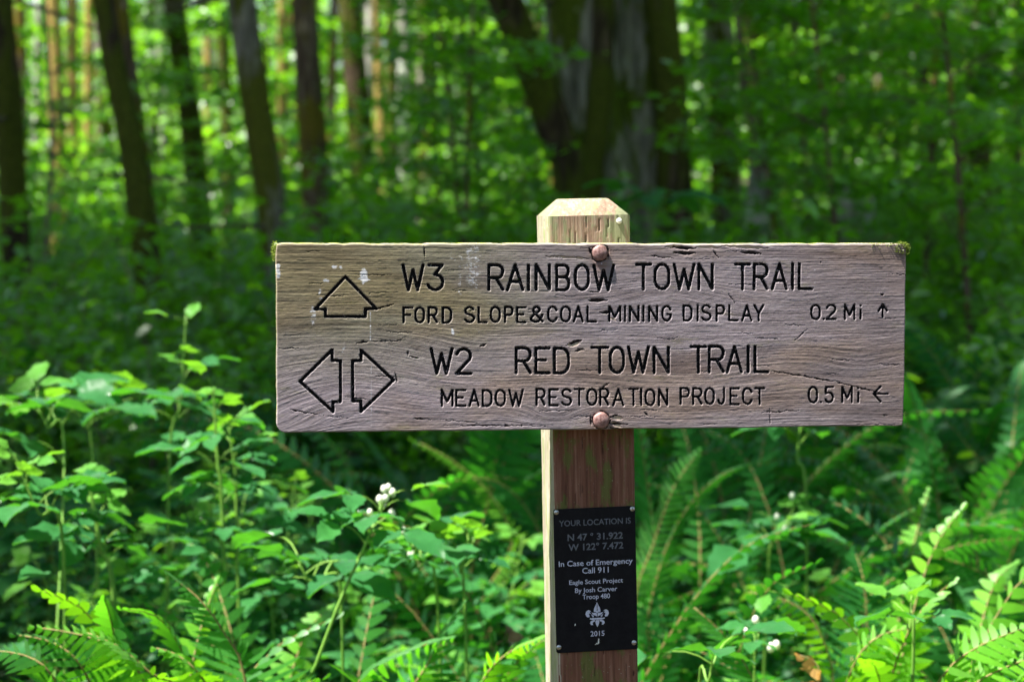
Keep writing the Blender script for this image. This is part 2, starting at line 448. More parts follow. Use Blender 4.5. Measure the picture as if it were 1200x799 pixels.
# ------------------------------------------------------------------ routed lettering as polylines
def arc(cx, cy, rx, ry, a0, a1, n=9):
    t = np.radians(np.linspace(a0, a1, n)); return [(cx + rx * math.cos(k), cy + ry * math.sin(k)) for k in t]
def ell(): return [arc(.5, .5, .5, .5, 0, 360, 25)]
G = {
 'A': [[(0, 0), (.5, 1), (1, 0)], [(.2, .33), (.8, .33)]],
 'B': [[(0, 0), (0, 1), (.6, 1)] + arc(.62, .76, .33, .24, 90, -90, 7) + [(0, .52)], [(.6, .52)] + arc(.62, .26, .38, .26, 90, -90, 7) + [(0, 0)]],
 'C': [arc(.52, .64, .48, .36, 20, 180, 8) + arc(.52, .36, .48, .36, 180, 340, 8)],
 'D': [[(0, 0), (0, 1), (.45, 1)] + arc(.45, .62, .55, .38, 90, 0, 6) + arc(.45, .38, .55, .38, 0, -90, 6) + [(0, 0)]],
 'E': [[(1, 1), (0, 1), (0, 0), (1, 0)], [(0, .52), (.72, .52)]],
 'F': [[(1, 1), (0, 1), (0, 0)], [(0, .5), (.75, .5)]],
 'G': [arc(.52, .64, .48, .36, 20, 180, 8) + arc(.52, .36, .48, .36, 180, 350, 8) + [(1, .45), (.6, .45)]],
 'I': [[(.5, 0), (.5, 1)]],
 'J': [[(.9, 1), (.9, .3)] + arc(.45, .28, .45, .28, 0, -170, 7)],
 'L': [[(0, 1), (0, 0), (1, 0)]],
 'M': [[(0, 0), (0, 1), (.5, .25), (1, 1), (1, 0)]],
 'N': [[(0, 0), (0, 1), (1, 0), (1, 1)]],
 'O': None, '0': None,
 'P': [[(0, 0), (0, 1), (.55, 1)] + arc(.6, .73, .4, .27, 90, -90, 8) + [(0, .46)]],
 'R': [[(0, 0), (0, 1), (.55, 1)] + arc(.6, .74, .4, .26, 90, -90, 8) + [(0, .48)], [(.5, .48), (1, 0)]],
 'S': [arc(.5, .75, .45, .25, 25, 270, 9) + arc(.5, .25, .5, .25, 90, -160, 9)],
 'T': [[(0, 1), (1, 1)], [(.5, 1), (.5, 0)]],
 'W': [[(0, 1), (.27, 0), (.5, .8), (.73, 0), (1, 1)]],
 'Y': [[(0, 1), (.5, .48), (1, 1)], [(.5, .48), (.5, 0)]],
 '2': [arc(.5, .72, .48, .28, 165, -30, 9) + [(0, 0), (1, 0)]],
 '3': [[(0.02, 1), (.95, 1), (.42, .62)] + arc(.45, .31, .55, .31, 80, -160, 10)],
 '5': [[(.95, 1), (.1, 1), (.05, .58)] + arc(.47, .32, .5, .32, 120, -155, 10)],
 '&': [[(1, .02), (.2, .72)] + arc(.48, .8, .27, .2, 200, -20, 8) + [(.1, .36)] + arc(.42, .2, .42, .2, 160, 330, 8) + [(1, .48)]],
 '.': [[(.5, .02), (.52, .02)]],
 'i': [[(.5, 0), (.5, .62)], [(.5, .92), (.52, .92)]],
}
G['O'] = [arc(.5, .62, .5, .38, 0, 180, 9) + arc(.5, .38, .5, .38, 180, 360, 9) + [(1, .62)]]
G['0'] = G['O']
G['C'] = G['C']
words = [  # word, [(glyph, x0, x1)], (y_top, y_bottom), half stroke px
 ('W3', [('W', 472.4, 496), ('3', 502.5, 519)], (311, 340), 2.0),
 ('RAINBOW', [('R', 573, 589.4), ('A', 595, 613.2), ('I', 616, 623.5), ('N', 628.6, 644.2), ('B', 652.5, 667), ('O', 674.5, 690), ('W', 696, 719)], (310.8, 339.6), 2.0),
 ('TOWN', [('T', 746, 762.4), ('O', 767.5, 784), ('W', 790, 813.4), ('N', 819.4, 835.2)], (310, 339), 2.0),
 ('TRAIL', [('T', 862.4, 878.6), ('R', 884.3, 899.5), ('A', 905.2, 921.9), ('I', 925, 933), ('L', 937, 951.7)], (309.5, 338.6), 2.0),
 ('FORD', [('F', 473, 483), ('O', 487, 497), ('R', 502.5, 512), ('D', 519, 528.7)], (360.5, 377.8), 1.5),
 ('SLOPE', [('S', 545, 555.8), ('L', 561, 570), ('O', 575.3, 585.7), ('P', 591.7, 600.6), ('E', 606.3, 616)], (360, 377.3), 1.5),
 ('&', [('&', 622.5, 636)], (359.8, 377), 1.6),
 ('COAL', [('C', 642.4, 652.8), ('O', 657.6, 668), ('A', 672.4, 683), ('L', 688.6, 698.4)], (359.5, 376.8), 1.5),
 ('MINING', [('M', 714.2, 727), ('I', 729.5, 735.5), ('N', 738.5, 748.5), ('I', 751.5, 757.5), ('N', 761, 770.3), ('G', 776, 786)], (359, 376), 1.45),
 ('DISPLAY', [('D', 801.5, 810.8), ('I', 815, 821), ('S', 823, 833), ('P', 840.3, 849), ('L', 855, 864.7), ('A', 870, 881), ('Y', 884.6, 894.7)], (358, 375.5), 1.45),
 ('0.2', [('0', 951, 961), ('.', 963, 967.5), ('2', 969, 979.6)], (357.5, 374), 1.45),
 ('Mi', [('M', 990.4, 1001.5), ('i', 1006, 1011)], (357, 373.6), 1.45),
 ('W2', [('W', 505.5, 530), ('2', 535, 552)], (409, 437.7), 2.0),
 ('RED', [('R', 605, 621.6), ('E', 628.3, 643.8), ('D', 650, 666.5)], (408, 437), 2.0),
 ('TOWN', [('T', 693.6, 712), ('O', 715.3, 731), ('W', 736.4, 760), ('N', 766.5, 783.3)], (407, 436.6), 2.0),
 ('TRAIL', [('T', 810, 826.9), ('R', 831.4, 848), ('A', 852.6, 869.6), ('I', 873.5, 881), ('L', 885.2, 900)], (406, 435.8), 2.0),
 ('MEADOW', [('M', 518, 530.4), ('E', 535, 545.6), ('A', 550.6, 561.4), ('D', 566, 576.4), ('O', 581, 591.7), ('W', 597, 612.8)], (457.2, 475.6), 1.45),
 ('RESTORATION', [('R', 629, 638.4), ('E', 644, 653.5), ('S', 658.7, 669.5), ('T', 674, 684.3), ('O', 688.6, 699), ('R', 703.5, 712.8), ('A', 719, 731), ('T', 737.4, 747.5), ('I', 748.5, 754.5), ('O', 756.6, 767), ('N', 772.2, 781.9)], (456, 474.6), 1.45),
 ('PROJECT', [('P', 798, 807.7), ('R', 812.6, 822.5), ('O', 826.7, 836.8), ('J', 842, 849.4), ('E', 856, 865.6), ('C', 870.4, 881), ('T', 885, 895.4)], (454.8, 473.2), 1.45),
 ('0.5', [('0', 948.3, 958), ('.', 960, 964.5), ('5', 967.6, 977)], (453.5, 471.5), 1.45),
 ('Mi', [('M', 987.5, 998.6), ('i', 1003, 1008.5)], (453.5, 470.8), 1.45),
]
arrows = [  # closed or open strokes in photo pixels
 ('carved upward arrow outline', [[(404.7, 324.5), (441, 361.9), (428.3, 361.9), (428.3, 371), (381.3, 371), (381.3, 362.3), (369.3, 362.3), (404.7, 324.5)]], 1.9),
 ('carved left arrow outline', [[(351.7, 447), (389.3, 410), (389.3, 422.5), (399, 422.5), (399, 470.5), (390.2, 470.8), (390.4, 482.4), (351.7, 447)]], 2.0),
 ('carved right arrow outline', [[(423.2, 410.5), (423.2, 422.5), (413.2, 422.8), (413.6, 470), (422.9, 470), (423.2, 482), (461.2, 445.5), (423.2, 410.5)]], 2.0),
 ('small carved arrow pointing up', [[(1034.7, 371.5), (1034.7, 357)], [(1029.8, 364.5), (1034.7, 356.5), (1039.8, 364.5)]], 1.4),
 ('small carved arrow pointing left', [[(1040.4, 461.3), (1024.5, 461.3)], [(1032, 452.8), (1024, 461.3), (1032, 470.5)]], 1.4),
]
groups = []
px_m = BW / 741.0
for wd, gl, (yt, yb), hw in words:
    st = []
    for ch, x0, x1 in gl:
        jx, jy = random.uniform(-.25, .25), random.uniform(-.3, .3)
        for pl in G[ch]:
            st.append([BP(x0 + jx + (x1 - x0) * u, yb + jy + (yt - yb) * v) for u, v in pl])
    groups.append(('carved_word', 'black routed %s "%s"' % ('sign' if wd == '&' else 'lettering', wd), st, hw * px_m))
for lb, st, hw in arrows:
    groups.append(('carved_arrow', 'black ' + lb, [[BP(*p) for p in s] for s in st], hw * px_m))

# ------------------------------------------------------------------ board front as a fine grid
NXB, NZB = 1180, 350
xs = np.linspace(-BW / 2, BW / 2, NXB); zs = np.linspace(-BH / 2, BH / 2, NZB)
X, Z = np.meshgrid(xs, zs)
SD = np.full(X.shape, .05); GID = np.full(X.shape, -1, int)
dx, dz = xs[1] - xs[0], zs[1] - zs[0]
for gi, (_, _, st, hw) in enumerate(groups):
    for pl in st:
        for (ax, az), (bx, bz) in zip(pl[:-1], pl[1:]):
            m = hw + .004
            i0, i1 = int((min(ax, bx) - m + BW / 2) / dx), int((max(ax, bx) + m + BW / 2) / dx) + 2
            j0, j1 = int((min(az, bz) - m + BH / 2) / dz), int((max(az, bz) + m + BH / 2) / dz) + 2
            i0, j0 = max(i0, 0), max(j0, 0)
            sx, sz = X[j0:j1, i0:i1], Z[j0:j1, i0:i1]
            ex, ez = bx - ax, bz - az
            t = np.clip(((sx - ax) * ex + (sz - az) * ez) / (ex * ex + ez * ez + 1e-12), 0, 1)
            d = np.hypot(sx - ax - t * ex, sz - az - t * ez) - hw
            cur = SD[j0:j1, i0:i1]; b = d < cur
            cur[b] = d[b]; GID[j0:j1, i0:i1][b] = gi
SD += (fbm(X * 700, Z * 700, 2, 5) - .5) * .0005
# grain flow: lines run along the board and swirl round knots
gyv = Z + (fbm(X * 4, Z * 9, 3, 21) - .5) * .008 + (fbm(X * 9, Z * 40, 2, 22) - .5) * .0016
gxv = X.copy()
def knot(px, py, rx, rz, amp):
    cx, cz = BP(px, py)
    e = np.exp(-(((X - cx) / rx) ** 2 + ((Z - cz) / rz) ** 2))
    return e * amp, cx, cz
for px, py, rx, rz, amp in ((650, 488, .036, .013, .016), (1005, 430, .045, .022, .010), (400, 455, .10, .05, -.020), (560, 415, .09, .03, .012), (780, 345, .06, .02, -.012), (790, 440, .10, .05, .012), (925, 360, .07, .03, .006)):
    a, cx, cz = knot(px, py, rx, rz, amp); gyv = gyv + a
gyv = gyv + np.clip(-(X + .05), 0, 1) * .10 * np.clip(-Z / .09, 0, 1)       # grain dips towards the lower left
crack = np.zeros_like(X); dmg = np.zeros_like(X); stain = np.zeros_like(X)
def streak(arr, x0, y0, x1, y1, wpx, amp=1.0, taper=True):
    a, b = BP(x0, y0), BP(x1, y1); hw = wpx * px_m / 2
    ex, ez = b[0] - a[0], b[1] - a[1]; L2 = ex * ex + ez * ez + 1e-12
    i0, i1 = int((min(a[0], b[0]) - .01 + BW / 2) / dx), int((max(a[0], b[0]) + .01 + BW / 2) / dx) + 2
    j0, j1 = int((min(a[1], b[1]) - .01 + BH / 2) / dz), int((max(a[1], b[1]) + .01 + BH / 2) / dz) + 2
    i0, j0 = max(i0, 0), max(j0, 0)
    sx, sz = X[j0:j1, i0:i1], Z[j0:j1, i0:i1]
    t = np.clip(((sx - a[0]) * ex + (sz - a[1]) * ez) / L2, 0, 1)
    wob = (fbm(sx * 300, sz * 500, 3, 31) - .5) * .0030
    d = np.hypot(sx - a[0] - t * ex, sz - a[1] - t * ez + wob)
    ww = hw * (np.sin(np.pi * np.clip(t, .04, .96)) ** .6 if taper else 1)
    v = np.clip(1.5 - d / ww, 0, 1) * amp
    arr[j0:j1, i0:i1] = np.maximum(arr[j0:j1, i0:i1], v)
for s in ((690, 352, 712, 352, 3.2), (703, 366, 716, 366.5, 2.6), (668, 403, 682, 398, 3.4), (674, 411, 685, 409, 2.4), (436, 363, 461, 357, 2), (418, 402, 432, 400, 2.4),
          (480, 418, 492, 420, 1.6), (562, 406, 570, 403, 1.8), (690, 342, 702, 342, 1.6), (786, 290, 816, 291, 3.5), (790, 296, 815, 297, 4), (868, 296, 892, 297, 3.5),
          (836, 294, 842, 302, 1.6), (327, 408, 350, 408.5, 1.2), (700, 458, 716, 448, 1.4), (853, 343, 862, 356, 1.3), (900, 434, 985, 448, 1.4), (980, 448, 1040, 462, 1.3),
          (714, 496, 736, 497, 2.2), (712, 490, 724, 486, 1.8), (715, 501, 728, 503, 1.6), (755, 483, 760, 487, 2), (892, 483, 940, 481, 1.0), (902, 478, 903, 500, 1.1),
          (497, 285, 498, 303, 1.6), (930, 400, 946, 386, 1.2), (962, 309, 962, 306, 1.2), (1032, 346, 1036, 346, 2), (478, 411, 478, 417, 2), (463, 437, 466, 449, 1.6),
          (690, 290, 694, 300, 2.4), (712, 289, 713, 303, 2.6), (692, 487, 693, 498, 2), (340, 480, 372, 486, 1.0), (520, 498, 640, 499, 1.0), (760, 300, 790, 303, 1.0)):
    streak(crack, *s)
for k in range(60):                                               # fine checks along the grain
    px, py = random.uniform(326, 1050), random.uniform(290, 500); L = random.uniform(6, 46)
    streak(crack, px, py, px + L, py + random.uniform(-1, 1) + (L * .07 if py > 430 and px < 520 else 0), random.uniform(.45, .9), random.uniform(.4, .9))
for s in ((716, 488, 730, 490, 4), (716, 494, 728, 500, 4), (780, 289, 800, 288, 3), (816, 289, 845, 290, 3), (640, 300, 690, 303, 2), (846, 288, 900, 291, 3), (714, 372, 722, 376, 2), (664, 405, 680, 402, 4)):
    streak(dmg, *s)
for s in ((554, 292, 554, 330, 17, .55), (540, 300, 538, 345, 5, .4), (426, 319, 427, 328, 8, 1.2), (420, 327, 433, 328, 2.2, 1.2), (391, 313, 399, 313, 4, .8), (380, 328, 384, 329, 4, .7), (367, 362, 367, 376, 8, .6), (374, 340, 376, 350, 5, .5),
          (434, 366, 434, 398, 2, .7), (435, 425, 435, 500, 1.6, .6), (530, 386, 531, 391, 3.5, 1.1), (326, 311, 326, 324, 5, 1.0), (403, 403, 403, 412, 4, .5), (530, 300, 560, 320, 10, .35), (955, 310, 955, 380, 2, .35), (952, 390, 950, 430, 2, .3),
          (706, 301, 705, 310, 1.6, .9)):
    streak(stain, *s, taper=False)
rust = np.zeros_like(X)
for bx_, by_ in ((703, 296.3), (704.5, 492.3)):
    cx, cz = BP(bx_, by_); th_ = np.arctan2(Z - cz, X - cx); rr_b = np.hypot(X - cx, Z - cz) * (1 + .25 * (fbm(th_ * 2.2 + 9, X * 0 + by_, 3, 77) - .5))
    crack = np.maximum(crack, np.clip(1 - np.abs(rr_b - .0092) / .0013, 0, 1) * (fbm(th_ * 3 + 5, X * 0, 2, 78) > .33))
    rust = np.maximum(rust, np.clip(1 - np.hypot((X - cx) * 1.1, np.clip(cz - Z, 0, None) * .45 + np.clip(Z - cz, 0, None)) / .021, 0, 1))
hwm = np.array([g[3] for g in groups])
hw_at = np.where(GID >= 0, hwm[np.clip(GID, 0, None)], .001)
prof = np.clip(-SD / hw_at, 0, 1)
D = .0034 * np.sqrt(np.clip(1 - (1 - prof) ** 2, 0, 1)) * (hw_at > 0)   # into the board
D += crack * .0014 + np.clip(dmg, 0, 1) * .0012
D += (fbm(gxv * 26, gyv * 1000, 2, 51) - .5) * .00022 + (fbm(gxv * 12, gyv * 420, 2, 52) - .5) * .00013 * (.3 + 1.4 * fbm(X * 9, Z * 20, 2, 57)) + (fbm(X * 12, Z * 20, 3, 53) - .5) * .0010 + (fbm(X * 240, Z * 500, 2, 54) - .5) * .0002
ed = np.minimum(np.minimum(X + BW / 2, BW / 2 - X), np.minimum(Z + BH / 2, BH / 2 - Z))
rnd = .0014; D += np.where(ed < rnd, rnd - np.sqrt(np.clip(rnd ** 2 - (rnd - ed) ** 2, 0, None)), 0)
# worn outline: top edge slightly chipped, bottom edge gently uneven, corners eased
Xo, Zo = X.copy(), Z.copy()
tw = np.clip((Z - (BH / 2 - .006)) / .006, 0, 1); bw_ = np.clip((-BH / 2 + .006 - Z) / .006, 0, 1)
rw = np.clip((X - (BW / 2 - .008)) / .008, 0, 1); lw_ = np.clip((-BW / 2 + .008 - X) / .008, 0, 1)
Zo -= tw * np.clip(fbm(X * 60, X * 0, 4, 61) - .45, 0, 1) * .003; Zo += bw_ * (fbm(X * 30, X * 0, 4, 62) - .4) * .0016
Xo -= rw * (fbm(Z * 40, Z * 0, 3, 63) - .3) * .002; Xo += lw_ * (fbm(Z * 60, Z * 0, 3, 64) - .4) * .0016
for cxn, czn in ((-BW / 2, -BH / 2), (BW / 2, BH / 2), (BW / 2, -BH / 2), (-BW / 2, BH / 2)):
    dd = np.hypot(X - cxn, Z - czn); k = np.clip(1 - dd / .009, 0, 1) ** 1.5
    sc = .003 if czn < 0 and cxn < 0 else .0012
    Xo -= np.sign(cxn) * k * sc; Zo -= np.sign(czn) * k * sc
V = np.stack([Xo.ravel(), D.ravel(), Zo.ravel()], 1)
i = (np.arange(NZB - 1)[:, None] * NXB + np.arange(NXB - 1)[None])
Q = np.stack([i, i + 1, i + NXB + 1, i + NXB], -1)
fs = SD[:-1, :-1] + SD[1:, 1:] + SD[1:, :-1] + SD[:-1, 1:]
fg = np.where(fs < 0, GID[:-1, :-1], -1)
at = dict(rust=rust.ravel(), gx=gxv.ravel(), gy=gyv.ravel(), sdf=SD.ravel(), crack=crack.ravel(), dmg=dmg.ravel(), stain=stain.ravel(), edge=np.clip(1 - ed / .0025, 0, 1).ravel())
def sub(Qs):
    ids, inv = np.unique(Qs.ravel(), return_inverse=True)
    return ids, inv.reshape(-1, 4)
def board_obj(name, Qs, parent, extra=False):
    ids, q = sub(Qs)
    VV = V[ids]; A = {k: a[ids] for k, a in at.items()}; Fs = [q]; mi = [0] * len(q)
    if extra:                                                      # sides and back
        bi = np.concatenate([np.arange(NXB), np.arange(1, NZB) * NXB + NXB - 1, (NZB - 1) * NXB + np.arange(NXB - 2, -1, -1), np.arange(NZB - 2, 0, -1) * NXB])
        pos = np.searchsorted(ids, bi); n0 = len(VV); nb = len(bi)
        ring = V[bi].copy(); r2 = ring.copy(); ring[:, 1] = .004 + 0 * ring[:, 1]
        rings = [ring.copy() for _ in range(3)]
        for kk, (yy, jit) in enumerate(((.010, .0006), (.026, .0006), (BT, 0))):
            rings[kk][:, 1] = yy
            rings[kk][:, 0] += (rng.random(nb) - .5) * jit; rings[kk][:, 2] += (rng.random(nb) - .5) * jit
        VV = np.concatenate([VV] + rings)
        prev = pos; j = np.arange(nb); j2 = (j + 1) % nb; side = []
        for kk in range(3):
            cur = n0 + kk * nb + j
            side.append(np.stack([prev[j2], prev[j], cur[j], cur[j2]], 1)); prev = cur
        side = np.concatenate(side); Fs = [np.concatenate([q, side]), (n0 + 2 * nb + j)[None, ::-1]]
        mi = [0] * len(q) + [1] * len(side) + [1]
        for k in A: A[k] = np.concatenate([A[k], np.full(3 * nb, .05 if k == 'sdf' else 0.)])
    o = obj(name, mesh_np(name, VV, Fs, [M['board'], M['board_side']], True, mi, A), parent)
    return o
board = board_obj('board', Q[fg < 0], sign, True)
board.matrix_local = SINV @ MB_
for gi, (nm, lb, _, _) in enumerate(groups):
    s = fg == gi
    if s.any():
        o = board_obj(nm, Q[s], board); o['label'] = lb

# moss tufts on the board's corners
def tuft(px, py, rx, rz, n, yoff=0.0, depth=.012):
    cx, cz = BP(px, py); mb = MB()
    for k in range(n):
        a, r = random.uniform(0, 6.28), random.random() ** .5
        p = np.array([cx + rx * r * math.cos(a), random.uniform(-.001, depth) + yoff, cz + rz * r * math.sin(a)])
        d = np.array([random.uniform(-1, 1), -random.uniform(.1, 1), random.uniform(-.6, 1)]); d /= np.linalg.norm(d)
        L = random.uniform(.0014, .0036); s = np.cross(d, [random.uniform(-1, 1), .3, random.uniform(-1, 1)]); s *= .00045 / (np.linalg.norm(s) + 1e-9)
        mb.add([p - s, p + s, p + d * L * .6 + s, p + d * L * .6 - s, p + d * L], [[0, 1, 2, 3]], [[3, 2, 4]])
    return obj('moss_tuft', mb.mesh('moss_tuft', [M['moss']], False), board)
tuft(1058, 292, .0085, .0075, 800)['label'] = 'green moss tuft on the top right corner'
tuft(1036, 287.5, .016, .0012, 160)['label'] = 'thin moss line creeping along the top edge'
tuft(322, 295, .003, .010, 350, .004, .03)['label'] = 'yellow green moss strip on the left end'
# bolts
def bolt(px, py, r):
    x, z = BP(px, py); mb = MB(); n = 20; rows = []
    V_ = []
    for k in range(7):
        a = k / 6 * math.pi / 2
        for j in range(n):
            t = 2 * math.pi * j / n; rr = r * math.cos(a) * (1 + .025 * math.sin(5 * t + 1) * (1 - k / 6)); V_.append((rr * math.cos(t), -.0036 * math.sin(a) ** .9 - .0005, rr * math.sin(t)))
    q = [[k * n + j, k * n + (j + 1) % n, (k + 1) * n + (j + 1) % n, (k + 1) * n + j] for k in range(6) for j in range(n)]
    base = len(V_)
    V_ += [(r * math.cos(2 * math.pi * j / n), .004, r * math.sin(2 * math.pi * j / n)) for j in range(n)]
    q += [[base + j, base + (j + 1) % n, (j + 1) % n, j] for j in range(n)]
    mb.add(V_, q)
    o = obj('bolt', mb.mesh('bolt', [M['bolt']]), board, (x, 0, z))
    return o
bolt(703, 296.3, .0083)['label'] = 'rusty pink domed bolt at the top edge'
bolt(704.5, 492.3, .0088)['label'] = 'rusty pink domed bolt at the lower edge'

# ------------------------------------------------------------------ post
PW, PD = .0885, .094
PYAW = YAW + .012
off = MB_.to_3x3() @ Vector((0, BT + .001, 0))
pc0 = BC + off
# post frame: origin on its front face, leaning about a degree
guess = frame(pc0, PYAW, 0)
xa, za = to_plane(739, 283, guess); xb, zb = to_plane(748, 799, guess)
lean = math.atan2(xb - xa, za - zb)
o3 = guess @ Vector((xa, 0, za))
MP = frame(o3, PYAW, 0) @ Matrix.Rotation(-lean, 4, 'Y') @ Matrix.Translation((-PW / 2, 0, 0))   # x centre of the post, z along it
def PP(px, py, y0=0.): return to_plane(px, py, MP, y0)
ztop = PP(690, 252.5)[1]
zbot = -1.35
post = obj('post', None, sign) if False else empty('post')
post.parent = sign
post.matrix_local = SINV @ MP
def panel(x0, x1, z0, z1, nx, nz, slits, seed, sx=False):
    xx, zz = np.meshgrid(np.linspace(x0, x1, nx), np.linspace(z0, z1, nz))
    sl = np.zeros_like(xx)
    r = random.Random(seed)
    for k in range(slits):
        cx, cz, L = r.uniform(x0 + .004, x1 - .004), r.uniform(z0, z1), r.uniform(.002, .008)
        cx = x0 + round((cx - x0) / .0105) * .0105 + r.uniform(-.0028, .0028)
        d = np.hypot((xx - cx) * 1.0, np.clip(np.abs(zz - cz) - L, 0, None))
        sl = np.maximum(sl, np.clip(1.4 - d / r.uniform(.0004, .0007), 0, 1) * r.uniform(.5, 1))
    Dp = sl * .002 + (fbm(xx * 260, zz * 9, 2, seed) - .5) * .0007 + (fbm(xx * 40, zz * 12, 3, seed + 4) - .5) * .0018
    e = np.minimum(xx - x0, x1 - xx); rd = .003
    Dp += np.where(e < rd, rd - np.sqrt(np.clip(rd ** 2 - (rd - e) ** 2, 0, None)), 0)
    return xx, zz, Dp, sl
# front, left, back and right faces; z from ztop (where the chamfer starts) down
def post_mesh(z0, z1, name, mats, nz, slit_n):
    Vs, Fs, mi, sls, n0 = [], [], [], [], 0
    for f in range(4):
        half, dep = (PW / 2, PD / 2) if f % 2 == 0 else (PD / 2, PW / 2)
        xx, zz, Dp, sl = panel(-half, half, z0, z1, 90 if f == 0 else 40, nz, slit_n if f < 2 else 0, 3 + f)
        # local outward face -> post coordinates, centre of section at (0, PD/2)
        if f == 0: v = np.stack([xx, Dp, zz], -1)
        elif f == 1: v = np.stack([-PW / 2 + Dp, PD / 2 - xx, zz], -1)
        elif f == 2: v = np.stack([-xx, PD - Dp, zz], -1)
        else: v = np.stack([PW / 2 - Dp, PD / 2 + xx, zz], -1)
        ny_, nx_ = xx.shape; i = (np.arange(ny_ - 1)[:, None] * nx_ + np.arange(nx_ - 1)[None]).ravel() + n0
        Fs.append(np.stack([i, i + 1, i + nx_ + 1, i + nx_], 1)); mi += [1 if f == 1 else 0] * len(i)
        Vs.append(v.reshape(-1, 3)); sls.append(sl.ravel()); n0 += ny_ * nx_
    return mesh_np(name, np.concatenate(Vs), [np.concatenate(Fs)], mats, True, mi, {'slit': np.concatenate(sls)})
zc = BP(690, 300)[1]
zsplit = (MP.inverted() @ (MB_ @ Vector((0, 0, .02)))).z
obj('post_shaft', post_mesh(zbot, zsplit, 'post_shaft', [M['post'], M['post_lit_side']], 700, 260), post)
obj('post_head', post_mesh(zsplit, ztop, 'post_head', [M['post_top'], M['post_lit_side']], 120, 40), post)
ins, ch = .0205, .0185
mb = MB()
e = .0016
rings = [(e, 0.), (e + .0008, .0016), (ins - .001, ch - .0008), (ins + .001, ch), ]
Vc = []
for a, hgt in rings:
    for (sx_, sy_) in ((-1, 0), (1, 0), (1, 1), (-1, 1)):
        Vc.append((sx_ * (PW / 2 - a), (a if sy_ == 0 else PD - a), ztop + hgt - .0005))
q = [[k * 4 + j, k * 4 + (j + 1) % 4, (k + 1) * 4 + (j + 1) % 4, (k + 1) * 4 + j] for k in range(3) for j in range(4)] + [[12, 13, 14, 15]]
mb.add(Vc, q)
obj('chamfered_cap', mb.mesh('chamfered_cap', [M['post_top']], False), post)
# nail head with a white dropping
def disc(name, r, h, mat, parent, loc, n=14, slot=False):
    mb = MB(); V_ = []
    for k in range(4):
        a = k / 3 * math.pi / 2
        V_ += [(r * math.cos(a) * math.cos(2 * math.pi * j / n), -h * math.sin(a), r * math.cos(a) * math.sin(2 * math.pi * j / n)) for j in range(n)]
    V_ += [(r * math.cos(2 * math.pi * j / n), .002, r * math.sin(2 * math.pi * j / n)) for j in range(n)]
    q = [[k * n + j, k * n + (j + 1) % n, (k + 1) * n + (j + 1) % n, (k + 1) * n + j] for k in range(3) for j in range(n)]
    q += [[4 * n + j, 4 * n + (j + 1) % n, (j + 1) % n, j] for j in range(n)]
    mb.add(V_, q)
    return obj(name, mb.mesh(name, [mat]), parent, loc)
x, z = PP(725.5, 259); nl = disc('nail', .0032, .003, M['dropping'], post, (x, -.0005, z)); nl['label'] = 'pale nail head near the top right of the post'

# ------------------------------------------------------------------ plaque
TL, TR, BR, BL = [PP(*p, -.002) for p in ((648.5, 597), (745, 592.3), (746.8, 760.2), (652.2, 765))]
plq = empty('plaque'); plq.parent = post; plq['label'] = 'black engraved location plaque screwed to the post'
ax_ = (math.atan2(TR[1] - TL[1], TR[0] - TL[0]) + math.atan2(BR[1] - BL[1], BR[0] - BL[0])) / 2
pcx, pcz = [(a + b + c + d) / 4 for a, b, c, d in zip(TL, TR, BR, BL)]
pw = (math.dist(TL, TR) + math.dist(BL, BR)) / 2; ph = (math.dist(TL, BL) + math.dist(TR, BR)) / 2
MLOC = Matrix.Translation((pcx, -.002, pcz)) @ Matrix.Rotation(-ax_, 4, 'Y')
plq.matrix_local = MLOC
MPL = MP @ MLOC
n = 24; Vp, rr_ = [], .002
out = []
for cxs, czs, a0 in ((1, 1, 0), (-1, 1, 90), (-1, -1, 180), (1, -1, 270)):
    for k in range(5):
        a = R(a0 + k * 22.5); out.append((cxs * (pw / 2 - rr_) + rr_ * math.cos(a), czs * (ph / 2 - rr_) + rr_ * math.sin(a)))
no = len(out)
Vp = [(x * .992, 0, z * .995) for x, z in out] + [(x, .0004, z) for x, z in out] + [(x, .0015, z) for x, z in out]
q = [[r_ * no + j, r_ * no + (j + 1) % no, (r_ + 1) * no + (j + 1) % no, (r_ + 1) * no + j] for r_ in range(2) for j in range(no)]
me = bpy.data.meshes.new('plate'); me.from_pydata(Vp, [], q + [list(range(no))[::-1]]); me.materials.append(M['plaque']); me.validate()
obj('plate', me, plq)
def pl_pt(px, py): return to_plane(px, py, MPL)
def text_mesh(txt, height, width, bold=False):
    cu = bpy.data.curves.new('print', 'FONT'); cu.body = txt; cu.align_x = 'CENTER'; cu.resolution_u = 3
    cu.extrude = 0; cu.offset = .022 if bold else 0.010
    o = bpy.data.objects.new('print', cu); COL.objects.link(o)
    dg = bpy.context.evaluated_depsgraph_get(); me = bpy.data.meshes.new_from_object(o.evaluated_get(dg))
    bpy.data.objects.remove(o); bpy.data.curves.remove(cu)
    v = np.empty(len(me.vertices) * 3); me.vertices.foreach_get('co', v); v = v.reshape(-1, 3)
    cap = .72                                                     # cap height of the built-in face
    x0, x1 = v[:, 0].min(), v[:, 0].max()
    v2 = np.stack([(v[:, 0] - (x0 + x1) / 2) / (x1 - x0) * width, np.zeros(len(v)), (v[:, 1] / cap - .5) * height], 1)
    me.vertices.foreach_set('co', v2.ravel()); me.update(); return me
